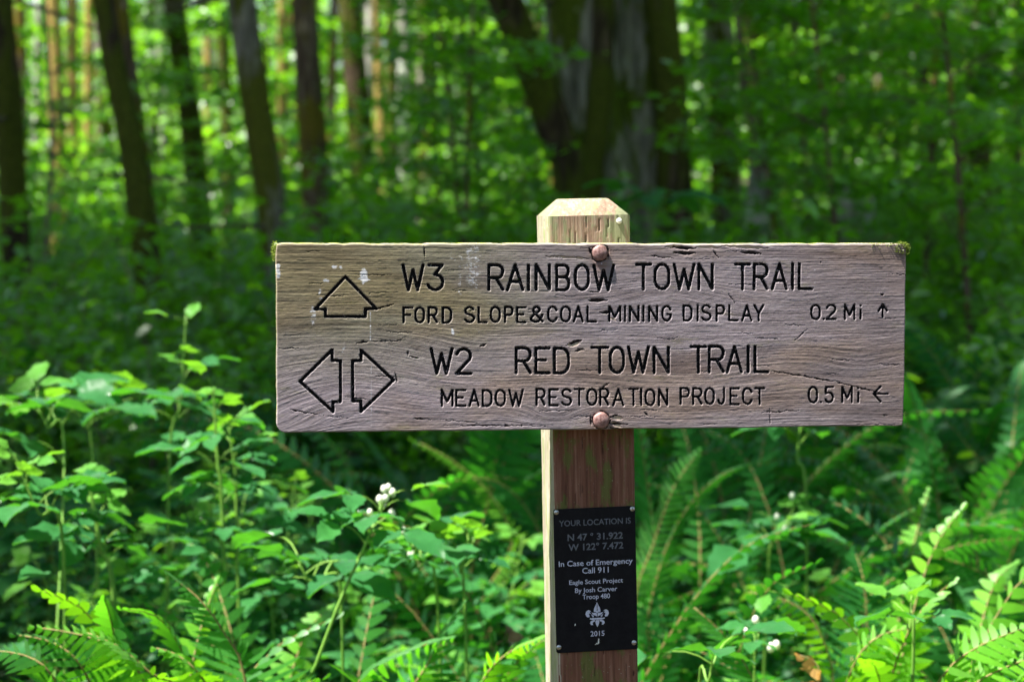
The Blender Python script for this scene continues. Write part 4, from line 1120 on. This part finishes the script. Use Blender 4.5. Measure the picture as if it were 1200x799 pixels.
for q_, (x0_, w_, D_, m_, lb) in enumerate((
    (22, 15, 20, 'bark_brown', 'thin brown trunk right of the one cut by the left edge'), (45, 9, 25, 'bark_white', 'very thin pale trunk left of the yellow mossy trunks'),
    (104, 12, 24, 'bark_sunmoss', 'thin golden trunk just left of the dark leaning trunk'), (187, 13, 22, 'bark_white', 'thin pale trunk between leaning trunk and straight dark trunk'),
    (241, 11, 24, 'bark_sunmoss', 'thin golden trunk right of the straight dark trunk'), (250, 8, 28, 'bark_white', 'hair thin pale trunk deep behind the straight dark one'),
    (331, 14, 21, 'bark_sunmoss', 'golden mossy trunk right of the grey leaning trunk'), (392, 12, 22, 'bark_brown', 'thin brown trunk left of the dark trunk above the lettering W3'),
    (434, 11, 20, 'bark_white', 'pale trunk touching the slim orange lit trunk'), (522, 13, 25, 'bark_brown', 'brown trunk right of the broad grey one at the centre'),
    (538, 9, 28, 'bark_white', 'thin pale trunk deep in the wood left of the maple'), (592, 11, 26, 'bark_brown', 'thin far trunk under the leaning maple stem'),
    (824, 10, 24, 'bark_white', 'pale far trunk against the right side of the maple'), (945, 12, 24, 'bark_brown', 'far brown trunk right of the orange sunlit one'),
    (985, 9, 27, 'bark_white', 'thin pale trunk in the greenery above the board end'), (1040, 13, 22, 'bark_brown', 'brown trunk left of the upper right dark trunk'),
    (1128, 10, 26, 'bark_sunmoss', 'golden trunk between the two dark trunks at upper right'), (1188, 12, 24, 'bark_sunmoss', 'golden trunk touching the right edge'))):
    tree(x0_, x0_ + random.uniform(-6, 10), 180, w_, D_, m_, lb, crown=(q_ % 6 == 3))
def dead_stem(pts, w, label, mat='twig'):
    e = empty('dead_sapling', pts[0], label=label, cat='dead stem'); c = smooth_curve([tuple(p - pts[0]) for p in pts], 24)
    mb = MB(); mb.tube(c, np.linspace(w, w * .5, 24), 7); obj('stem', mb.mesh('stem', [M[mat]]), e)
    for k in (6, 11, 16):
        mb = MB(); d = Vector((random.uniform(-.3, .3), random.uniform(-.2, .2), .15)); mb.tube(bez(c[k], c[k] + np.array(d) * .3, c[k] + np.array(d) * .7, c[k] + np.array(d) * 1.2, 7), np.linspace(w * .5, .003, 7), 5)
        obj('twig', mb.mesh('twig', [M[mat]]), e)
    return e
g9 = GZ(1.1, 9.2)
dead_stem([Vector((1.12, 9.2, g9)), P(888, 190, 9.2), P(873, 120, 9.2), P(862, 0, 9.2), P(850, -120, 9.2)], .02, 'thin pale leaning stem in front of the dark right trunks')
dead_stem([Vector((-2.2, 9, GZ(-2.2, 9))), P(60, 200, 9), P(58, 100, 9), P(50, -60, 9)], .012, 'thin dead stem at the far left among leaves')
# pale broken stumps behind the right half of the board
def stump(px, py, D, w, label):
    p = P(px, py, D); g = GZ(p.x, D); e = empty('stump', (p.x, D, g - .05), label=label, cat='stump'); h = p.z - g
    me = trunk_mesh([(0, 0, 0), (.02, 0, h * .5), (.05, 0, h)], w, w * .8, 'bark_white', int(px), n=26, k=24, flare=.6)
    obj('trunk', me, e)
    mb = MB()
    for k in range(9):
        a = k * .7; x, y = .05 + math.cos(a) * w * .6, math.sin(a) * w * .6; H_ = random.uniform(.05, .22)
        mb.add([(x - .02, y, h - .02), (x + .02, y + .01, h - .02), (x, y + .03, h - .02), (x, y, h + H_)], None, [[0, 1, 3], [1, 2, 3], [2, 0, 3]])
    obj('splinters', mb.mesh('splinters', [M['bark_white']], False), e)
stump(992, 215, 9.5, .11, 'pale pinkish broken stump behind the right end of the board')
stump(876, 225, 8.9, .07, 'narrow pale stump behind the board below the dark right trunks')
def log_(a, b, w, mat, label):
    e = empty('fallen_log', a, label=label, cat='log'); L = [tuple(Vector(p) - Vector(a)) for p in (a, (Vector(a) + Vector(b)) / 2 + Vector((0, 0, .04)), b)]
    obj('trunk', trunk_mesh(L, w, w * .8, mat, 77, flare=0), e)
log_((.55, 6.0, GZ(.55, 6.0) + .12), (2.0, 6.6, GZ(2, 6.6) + .25), .12, 'bark_brown', 'dark fallen log under the ferns right of the post')

# unseen trees added outside the frame to shade this piece of wood (the sign itself stands in a gap)
SP = np.array([BC.x, BC.y]); u2 = np.array([-.472, -.185])
def near_gap(x, y):
    m = 99
    for q in ((BC.x, BC.y), (.75, 2.9)):
        a = np.array(q) + u2 * 4.5; b = np.array(q) + u2 * 13; d = b - a; t = np.clip(((x - a[0]) * d[0] + (y - a[1]) * d[1]) / (d @ d), 0, 1)
        m = min(m, math.hypot(x - a[0] - t * d[0], y - a[1] - t * d[1]))
    return m
k = 0; FIX = [(-2.65, 5.0), (-3.8, 8.0), (-5.6, 4.6)]; pts_t = [(t_.location.x, t_.location.y) for t_ in TREES]
rt = random.Random(12)
tries = 0
while k < 19 and tries < 9000:
    tries += 1
    fixed = k < len(FIX) and tries == k + 1
    x, y = FIX[k] if fixed else (rt.uniform(-14, 9), rt.uniform(-1.5, 15))
    if not fixed and (abs(x) < .29 * max(y, 0) + .9 and y > 0): continue
    if not fixed and (math.hypot(x, y - 1) < 2.2): continue
    if not fixed and x < -4 and y > 12: continue
    if not fixed and (near_gap(x, y) < 3.3): continue
    if not fixed and (min(math.hypot(x - a, y - b) for a, b in pts_t) < 2.0): continue
    pts_t.append((x, y)); g = GZ(x, y)
    e = empty('alder', (x, y, g - .1), label='tall unseen alder added outside the view to shade the wood', cat='tree', group='unseen alders added for shade')
    if k == 0: alder_me = trunk_mesh([(0, 0, 0), (.1, 0, 3), (.05, .1, 6), (.1, 0, 9), (.1, 0, 13)], .16, .05, 'bark_grey', 5)
    obj('trunk', alder_me, e); a, b = CR[k % 3]; s = rt.uniform(.85, 1.1); rz = rt.uniform(0, 6.28)
    obj('limbs', a, e, (.05, 0, 6.2), (0, 0, rz), s); obj('crown', b, e, (.05, 0, 6.2), (0, 0, rz), s); k += 1

# far trunks, further into the wood
for k in range(34):
    D = rt.uniform(24, 46); px = rt.uniform(-60, 1260)
    p = P(px, 0, D); g = GZ(p.x, D); me = alder_me
    e = empty('far_tree', (p.x, D, g - .1)); s = rt.uniform(.55, 1.0)
    obj('trunk', me, e, rot=(rt.uniform(-.03, .03), rt.uniform(-.05, .05), rt.uniform(0, 6)), scale=(s, s, 1.0))
    if k % 4 == 0:
        a, b = CR[k % 3]; obj('limbs', a, e, (.05, 0, 6.2)); obj('crown', b, e, (.05, 0, 6.2))
    reg('fartree', e, (p.x, D, 3))

# =================================================================== undergrowth
# saplings and bushes between the trunks
def scatter(n, ylo, yhi, f, mind, avoid=(), m=.0, seed=3):
    r = random.Random(seed); out = []; tr = 0
    while len(out) < n and tr < 20000:
        tr += 1; y = ylo + (yhi - ylo) * r.random() ** .8; hw = .275 * y + m; x = r.uniform(-hw, hw)
        if any(math.hypot(x - a, y - b) < mind * (.6 + y / 25) for a, b in out): continue
        if any(abs(proj((x, y, 1))[0] - a) < b and lo < y < hi for a, b, lo, hi in avoid): continue
        out.append((x, y)); f(x, y)
    return out
trunk_av = [(700, 110, 0, 10.6), (160, 40, 0, 9), (320, 40, 0, 9.5), (860, 60, 0, 12)]
scatter(20, 10, 19, lambda x, y: sapling(x, y, random.uniform(.55, 1.0)), 1.15, trunk_av + [(462, 75, 0, 23), (75, 45, 0, 22), (225, 50, 0, 17), (375, 40, 0, 14), (300, 60, 0, 10)], .5, 3)
scatter(26, 20, 40, lambda x, y: sapling(x, y, random.uniform(.9, 1.5)), 1.5, [(470, 40, 0, 24), (75, 40, 0, 24), (335, 20, 0, 24)], .8, 4)
for x_, y_, s_ in ((540, 9.3, .6), (555, 11, .7), (575, 13, .85), (520, 12.5, .6), (610, 15, .9), (210, 12, .42), (20, 10, .4), (830, 11.5, .6), (910, 12, .8), (950, 14, .9), (1030, 13, .9), (1190, 13, 1.), (1000, 8.2, .62), (1080, 8.8, .7), (1150, 7.8, .66), (1190, 9.6, .8), (960, 10.2, .75), (1120, 11, .85), (930, 8.6, .5)):
    p = P(x_, 300, y_); sapling(p.x, y_, s_)
scatter(58, 6.2, 13, lambda x, y: shrub(x, y, random.uniform(.75, 1.15)), .62, [(700, 60, 0, 10.5)], .3, 5)
scatter(50, 13, 26, lambda x, y: shrub(x, y, random.uniform(1.0, 1.6)), 1.0, [], .5, 6)
# ferns: mid rows
scatter(30, 5.0, 8.6, lambda x, y: fern(x, y, random.randint(9, 12), random.uniform(.8, 1.0), pick=(0, 1, 2, 4)), .52, [(230, 260, 0, 9)], .2, 7)
for px, y, n, s, kd in ((1010, 5.2, 15, .92, 'd'), (1100, 5.6, 16, 1.0, 'd'), (1180, 4.9, 15, .95, 'd'), (1160, 6.2, 16, 1.05, 'd'), (1060, 6.6, 16, 1.1, 'd'), (960, 6.0, 15, 1.0, 'd'), (1130, 5.2, 15, .9, 'd'), (1200, 5.6, 15, 1.0, 'd'), (1040, 5.8, 15, .95, 'd'),
                        (800, 4.3, 10, 1.0, 'd'), (540, 4.8, 12, 1.1, 'd'), (470, 5.4, 11, 1.1, 'd'), (600, 5.2, 11, 1.05, 'd'), (390, 4.9, 10, 1.05, 'd'), (850, 5.0, 11, 1.05, 'd'),
                        (520, 3.2, 12, .80, 'dm'), (420, 3.0, 11, .74, 'dm'), (250, 2.9, 14, .80, 'ml'), (110, 2.8, 14, .80, 'ml'), (60, 2.65, 10, .70, 'l'), (20, 2.95, 12, .80, 'dm'), (330, 3.1, 12, .78, 'm'), (180, 3.1, 12, .84, 'dm'), (575, 3.0, 10, .76, 'm'),
                        (640, 3.5, 10, .82, 'd'), (780, 3.0, 12, .76, 'mml'), (830, 2.9, 10, .74, 'ml'), (930, 2.95, 11, .76, 'mml'), (880, 3.3, 10, .82, 'd'), (980, 3.1, 10, .80, 'ddl'), (1080, 3.0, 11, .82, 'l'), (1170, 2.85, 10, .80, 'l'), (1220, 3.6, 10, .9, 'd'),
                        (1060, 4.1, 11, .85, 'd'), (1160, 4.3, 10, .9, 'd'), (930, 4.2, 9, .8, 'd'), (730, 3.9, 9, .8, 'd')):
    fern(P(px, 500, y).x, y, n, s, kd, pick=(0, 1, 2, 4) if y > 4.4 else None)
# hero fronds traced in depth, each belonging to a fern standing under it
def hero(px, y, fr, label_hint=None):
    x = P(px, 500, y).x; e = empty('sword_fern', (x, y, GZ(x, y)))
    for pts, mat, wd, pr, cu in fr: hero_frond(e, pts, M[mat], wd, pr, curl=cu)
    reg('fern', e, P(*fr[0][0][-1])); e['hint'] = 1; return e
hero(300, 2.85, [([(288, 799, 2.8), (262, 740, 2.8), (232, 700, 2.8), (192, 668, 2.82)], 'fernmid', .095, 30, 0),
                 ([(182, 830, 2.75), (150, 770, 2.7), (100, 745, 2.7), (32, 733, 2.7)], 'fernlit', .065, 34, .35),
                 ([(215, 820, 2.7), (178, 790, 2.65), (140, 758, 2.65), (88, 735, 2.65)], 'fernlit', .065, 30, .2),
                 ([(250, 830, 2.75), (232, 788, 2.7), (205, 766, 2.7), (176, 757, 2.7)], 'fernlit', .04, 26, .5)])
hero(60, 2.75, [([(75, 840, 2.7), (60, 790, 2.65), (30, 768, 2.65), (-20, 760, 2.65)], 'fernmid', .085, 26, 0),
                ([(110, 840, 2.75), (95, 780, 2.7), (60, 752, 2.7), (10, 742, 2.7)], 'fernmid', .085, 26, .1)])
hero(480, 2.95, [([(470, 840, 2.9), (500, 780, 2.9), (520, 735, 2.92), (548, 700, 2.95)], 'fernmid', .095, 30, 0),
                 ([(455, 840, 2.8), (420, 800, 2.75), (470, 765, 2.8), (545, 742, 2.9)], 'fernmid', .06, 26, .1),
                 ([(545, 850, 2.85), (570, 790, 2.85), (600, 762, 2.85), (642, 742, 2.9)], 'fernlit', .065, 28, .1)])
hero(1030, 2.95, [([(1040, 830, 2.9), (1052, 770, 2.85), (1080, 715, 2.85), (1122, 676, 2.9)], 'fernlit', .065, 26, .1),
                  ([(985, 850, 2.9), (1000, 780, 2.85), (1030, 745, 2.85), (1075, 735, 2.85)], 'fernlit', .065, 26, .1)])
hero(1150, 2.75, [([(1085, 850, 2.7), (1105, 792, 2.65), (1145, 758, 2.65), (1215, 730, 2.7)], 'fernlit', .085, 26, 0),
                  ([(1120, 860, 2.7), (1135, 810, 2.65), (1170, 785, 2.65), (1225, 765, 2.65)], 'fernlit', .085, 26, 0),
                  ([(1150, 860, 2.7), (1175, 820, 2.65), (1200, 790, 2.65), (1240, 770, 2.65)], 'fernlit', .08, 26, 0)])
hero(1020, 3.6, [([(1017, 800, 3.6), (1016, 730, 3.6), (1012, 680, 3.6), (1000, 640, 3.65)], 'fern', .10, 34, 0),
                 ([(1040, 800, 3.7), (1060, 690, 3.8), (1075, 620, 3.9), (1090, 570, 4.0)], 'fernlit', .045, 30, .3)])
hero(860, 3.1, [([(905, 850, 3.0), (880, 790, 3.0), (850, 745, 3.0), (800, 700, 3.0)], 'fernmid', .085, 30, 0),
                ([(975, 820, 3.2), (960, 740, 3.2), (925, 705, 3.2), (860, 690, 3.2)], 'fernlit', .04, 30, .3),
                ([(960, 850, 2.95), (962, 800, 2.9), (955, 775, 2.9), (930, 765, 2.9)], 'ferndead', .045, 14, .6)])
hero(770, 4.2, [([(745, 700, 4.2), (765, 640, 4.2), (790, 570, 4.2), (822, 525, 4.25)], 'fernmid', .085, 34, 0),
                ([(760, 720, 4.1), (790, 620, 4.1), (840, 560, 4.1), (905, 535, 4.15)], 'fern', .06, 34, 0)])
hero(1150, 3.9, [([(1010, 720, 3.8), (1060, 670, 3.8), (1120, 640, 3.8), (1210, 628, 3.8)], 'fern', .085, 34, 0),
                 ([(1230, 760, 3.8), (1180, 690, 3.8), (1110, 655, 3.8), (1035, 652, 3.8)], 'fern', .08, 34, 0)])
hero(520, 4.7, [([(600, 640, 4.6), (575, 580, 4.6), (530, 540, 4.6), (478, 512, 4.6)], 'fernlit', .04, 36, .2),
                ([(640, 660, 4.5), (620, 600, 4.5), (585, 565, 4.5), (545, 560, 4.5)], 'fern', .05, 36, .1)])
# brambles: traced ones first
def G_(px, y): p = P(px, 500, y); return (p.x, y, GZ(p.x, y))
bramble([G_(322, 2.95), P(345, 850, 2.92), P(368, 785, 2.9), P(398, 705, 2.9), P(425, 645, 2.92), P(440, 610, 2.95), P(450, 588, 2.95)], 8, .0035, 1, .85, .62, bud=((450, 573), (455, 571), (460, 577), (445, 585), (452, 583), (449, 591), (433.5, 600), (458.5, 602), (473, 622)))
bramble([G_(530, 3.2), P(512, 700, 3.15), P(490, 665, 3.1), P(480, 635, 3.1)], 7, .003, 4, .9, .55, bud=2)
bramble([G_(560, 3.1), P(545, 720, 3.1), P(540, 670, 3.1), P(556, 632, 3.1)], 7, .003, 4, .95, .5)
bramble([G_(150, 3.3), P(135, 720, 3.25), P(118, 640, 3.25), P(104, 560, 3.25)], 13, .006, 4, .8, .3)
bramble([G_(60, 3.2), P(75, 660, 3.15), P(45, 600, 3.1), P(20, 545, 3.1)], 11, .0035, 4, .8, .3)
bramble([G_(190, 3.9), P(198, 560, 3.85), P(212, 470, 3.85), P(218, 370, 3.85)], 14, .0035, 4, .75, .2)
bramble([G_(270, 3.4), P(262, 640, 3.4), P(255, 540, 3.4), P(250, 455, 3.4)], 15, .004, 4, .75, .3)
bramble([G_(285, 3.5), P(278, 640, 3.5), P(276, 560, 3.5), P(268, 500, 3.5)], 13, .0035, 4, .75, .3)
bramble([G_(20, 3.0), P(75, 560, 3.5), P(55, 500, 3.5), P(45, 480, 3.5)], 8, .003, 3, 1.1, .3)
bramble([G_(120, 3.8), P(110, 560, 3.8), P(104, 500, 3.8), P(150, 478, 3.8)], 7, .003, 2, 1.1, .5)
bramble([G_(950, 3.9), P(945, 600, 3.85), P(935, 540, 3.85), P(938, 500, 3.85), P(940, 470, 3.85)], 7, .003, 0, 1.05, .55)
bramble([G_(890, 3.9), P(900, 680, 3.8), P(905, 640, 3.8), P(925, 610, 3.8)], 11, .003, 2, 1., .3, bud=4)
bramble([G_(770, 7.2), P(766, 300, 7.1), P(765, 262, 7.1), P(763, 235, 7.1)], 6, .005, 0, 1.8, .8)
bramble([G_(885, 3.0), P(884, 790, 2.95), P(886, 765, 2.95), P(889, 742, 2.95)], 3, .002, 1, .6, .5, bud=5)
bramble([G_(840, 2.8), P(820, 830, 2.75), P(830, 800, 2.7), P(835, 775, 2.7)], 3, .003, 0, 1.1, .8)
bramble([G_(1065, 2.75), P(1070, 780, 2.7), P(1066, 740, 2.7), P(1068, 715, 2.7)], 5, .003, 3, .8, .6)
bramble([G_(395, 3.2), P(400, 700, 3.15), P(370, 690, 3.1), P(350, 660, 3.1)], 6, .003, 0, 1.1, .6)
# then the thicket at the left, below the board and right of the post
rb = random.Random(5)
for k in range(92):
    zone = rb.random()
    if zone < .62: px, y = rb.uniform(-40, 360), rb.uniform(3.5, 5.4)
    elif zone < .80: px, y = rb.uniform(330, 640), rb.uniform(3.6, 4.3)
    else: px, y = rb.uniform(760, 1010), rb.uniform(3.3, 4.8)
    b = Vector(G_(px, y)); hh = rb.uniform(.30, .72) * (1.15 if px < 340 and y > 3.7 else .95)
    if px < 340 and y < 3.6: hh = min(hh, .72)
    if zone >= .8: hh *= .8
    t = b + Vector((rb.uniform(-.2, .2), rb.uniform(-.2, .15), hh))
    bramble([b, b.lerp(t, .4) + Vector((rb.uniform(-.05, .05), 0, .05)), b.lerp(t, .75) + Vector((0, 0, .05)), t], rb.randint(12, 17), rb.uniform(.002, .0035), rb.choice((1, 2, 3)), rb.uniform(.62, 1.0), .15, stock=rb.choice((BS, B5, B5, None, None)))
for k in range(60):
    px, y = rb.uniform(-30, 345), rb.uniform(5.2, 7.6); b = Vector(G_(px, y)); hh = rb.uniform(.35, .85)
    t = b + Vector((rb.uniform(-.25, .25), rb.uniform(-.2, .15), hh))
    bramble([b, b.lerp(t, .4) + Vector((rb.uniform(-.05, .05), 0, .05)), b.lerp(t, .75) + Vector((0, 0, .05)), t], rb.randint(10, 14), .0035, rb.choice((2, 3)), rb.uniform(.8, 1.15), .2, stock=rb.choice((BS, B5, None)))
# low creeping leaves over the floor and dead litter: nobody could count them
def mass(name, n, ylo, yhi, zlo, zhi, size, tpl, mat, kind_lbl, zs=.35):
    y = ylo + (yhi - ylo) * rng.random(n) ** .7; x = rng.uniform(-1, 1, n) * (.30 * y + .7)
    z = gz(x, y) + zlo + (zhi - zlo) * rng.random(n) ** 1.2 * (.4 + .6 * fbm(x * 1.3, y * 1.3, 2, 91))
    ups = rng.normal(size=(n, 3)) * .4 + [0, 0, 1]
    o = obj(name, leaves_mesh(name, np.stack([x, y, z], 1), rdir(n, -.1, zs), ups, size * rng.uniform(.5, 1.2, n), tpl, M[mat]))
    return tag(o, kind_lbl[0], kind_lbl[1], None, 'stuff')
mass('ground_cover', 15000, 2.6, 11, .02, .32, .065, 'ovate', 'cover', ('low dark green leaves creeping over the forest floor', 'ground cover'))
mass('leaf_litter', 5000, 2.3, 9, 0, .03, .06, 'small', 'brownleaf', ('brown dead leaves and twigs lying on the forest floor', 'leaf litter'))
# reddish dead leaves caught among the greens
for px, py, y, s in ((600, 745, 3.2, .035),):
    c = P(px, py, y); mb = MB()
    for k in range(5):
        V_, T_ = scatter_leaves(np.array([[random.gauss(0, .012), random.gauss(0, .012), random.gauss(0, .01)]]), rdir(1), rdir(1, .6), s * random.uniform(.6, 1), 'ovate'); mb.add(V_, None, T_)
    e = empty('dead_leaf_cluster', c); obj('leaf', mb.mesh('leaf', [M['brownleaf']], False), e); reg('dead', e, c)
# the far wood, where crowns run together
n = 22000
D_ = rng.uniform(38, 62, n); x = rng.uniform(-1, 1, n) * (.30 * D_ + 3)
hz = np.clip(1.5 + 5 * fbm(x * .12, D_ * .1, 3, 71), 0, 9)
z = gz(x, D_) + hz * rng.random(n) ** .8
o = obj('distant_foliage', leaves_mesh('distant_foliage', np.stack([x, D_, z], 1), rdir(n), rdir(n, .9), rng.uniform(.18, .42, n), 'far', M['canopy']))
tag(o, 'pale green foliage of the far wood behind all trunks', 'distant foliage', None, 'stuff')

# =================================================================== labels of the plants, from where each is seen
def where(x, y):
    if y > 505:
        if x < 170: return 'in the lower left corner'
        if x < 330: return 'left of the board in the foreground'
        if x < 480: return "below the board's left end"
        if x < 640: return 'just left of the post'
        if x < 830: return 'just right of the post'
        if x < 960: return "below the board's right half"
        if x < 1080: return "below the board's right end"
        return 'in the lower right corner'
    if y > 283:
        if x < 110: return 'at the left edge, level with the board'
        if x < 325: return "beside the board's left end"
        if x < 690: return "behind the board's left half"
        if x < 1065: return "behind the board's right half"
        return "beside the board's right end"
    if x < 170: return 'under the leaning dark trunk at the left'
    if x < 330: return 'under the grey patchy trunk'
    if x < 470: return 'left of the white lit trunk'
    if x < 620: return 'right of the white lit trunk'
    if x < 820: return 'around the large mossy maple'
    if x < 930: return 'by the trunks right of the maple'
    if x < 1070: return 'in the dark greenery above the board end'
    return 'in the upper right corner'
ORD = ['leftmost', 'second', 'third', 'fourth', 'fifth', 'sixth', 'seventh', 'eighth', 'ninth', 'tenth']
INFO = {'fern': ('sword fern', 'fern', 'sword ferns of the undergrowth'), 'bramble': ('green bramble', 'bramble', 'bramble shoots in the thicket'),
        'shrub': ('leafy shrub', 'shrub', 'shrubs between the trunks'), 'sapling': ('young maple', 'sapling', 'young maples between the trunks'),
        'fartree': ('faint far trunk', 'tree', 'far trunks deep in the wood'), 'dead': ('curled reddish dead leaf cluster', 'dead leaves', None)}
cells = {}
for it in PLACED:
    cells.setdefault((it[0], where(it[2], it[3])), []).append(it)
ORD += ['eleventh', 'twelfth', 'thirteenth', 'fourteenth', 'fifteenth', 'sixteenth']
for (kd, wh), its in cells.items():
    base, cat, grp = INFO[kd]
    rows = [('', its)]
    if len(its) > 9 and kd != 'fartree':
        o_ = sorted(its, key=lambda t: t[4]); nr_ = 2 if len(its) < 21 else (3 if len(its) < 40 else 5)
        nm_ = {2: ('front ', 'back '), 3: ('front ', 'middle ', 'back '), 5: ('foremost ', 'front ', 'middle ', 'back ', 'rearmost ')}[nr_]
        rows = [(nm_[k_], o_[len(o_) * k_ // nr_:len(o_) * (k_ + 1) // nr_]) for k_ in range(nr_)]
    for rn, row in rows:
        row.sort(key=lambda t: t[2])
        for q_, it in enumerate(row):
            e = it[1]
            if kd == 'fartree':
                lb = '%s, one of several %s' % (base, wh); tag(e, lb, cat, 'far trunks ' + wh)
            elif len(row) == 1: tag(e, ('%s%s %s' % (rn, base, wh)).strip(), cat, grp)
            else:
                o1 = 'leftmost' if q_ == 0 else ('rightmost' if q_ == len(row) - 1 else ORD[q_] + '-from-left')
                tag(e, '%s %s%s %s' % (o1, rn, base, wh), cat, grp)
            if 'hint' in e: del e['hint']
bpy.context.view_layer.update()
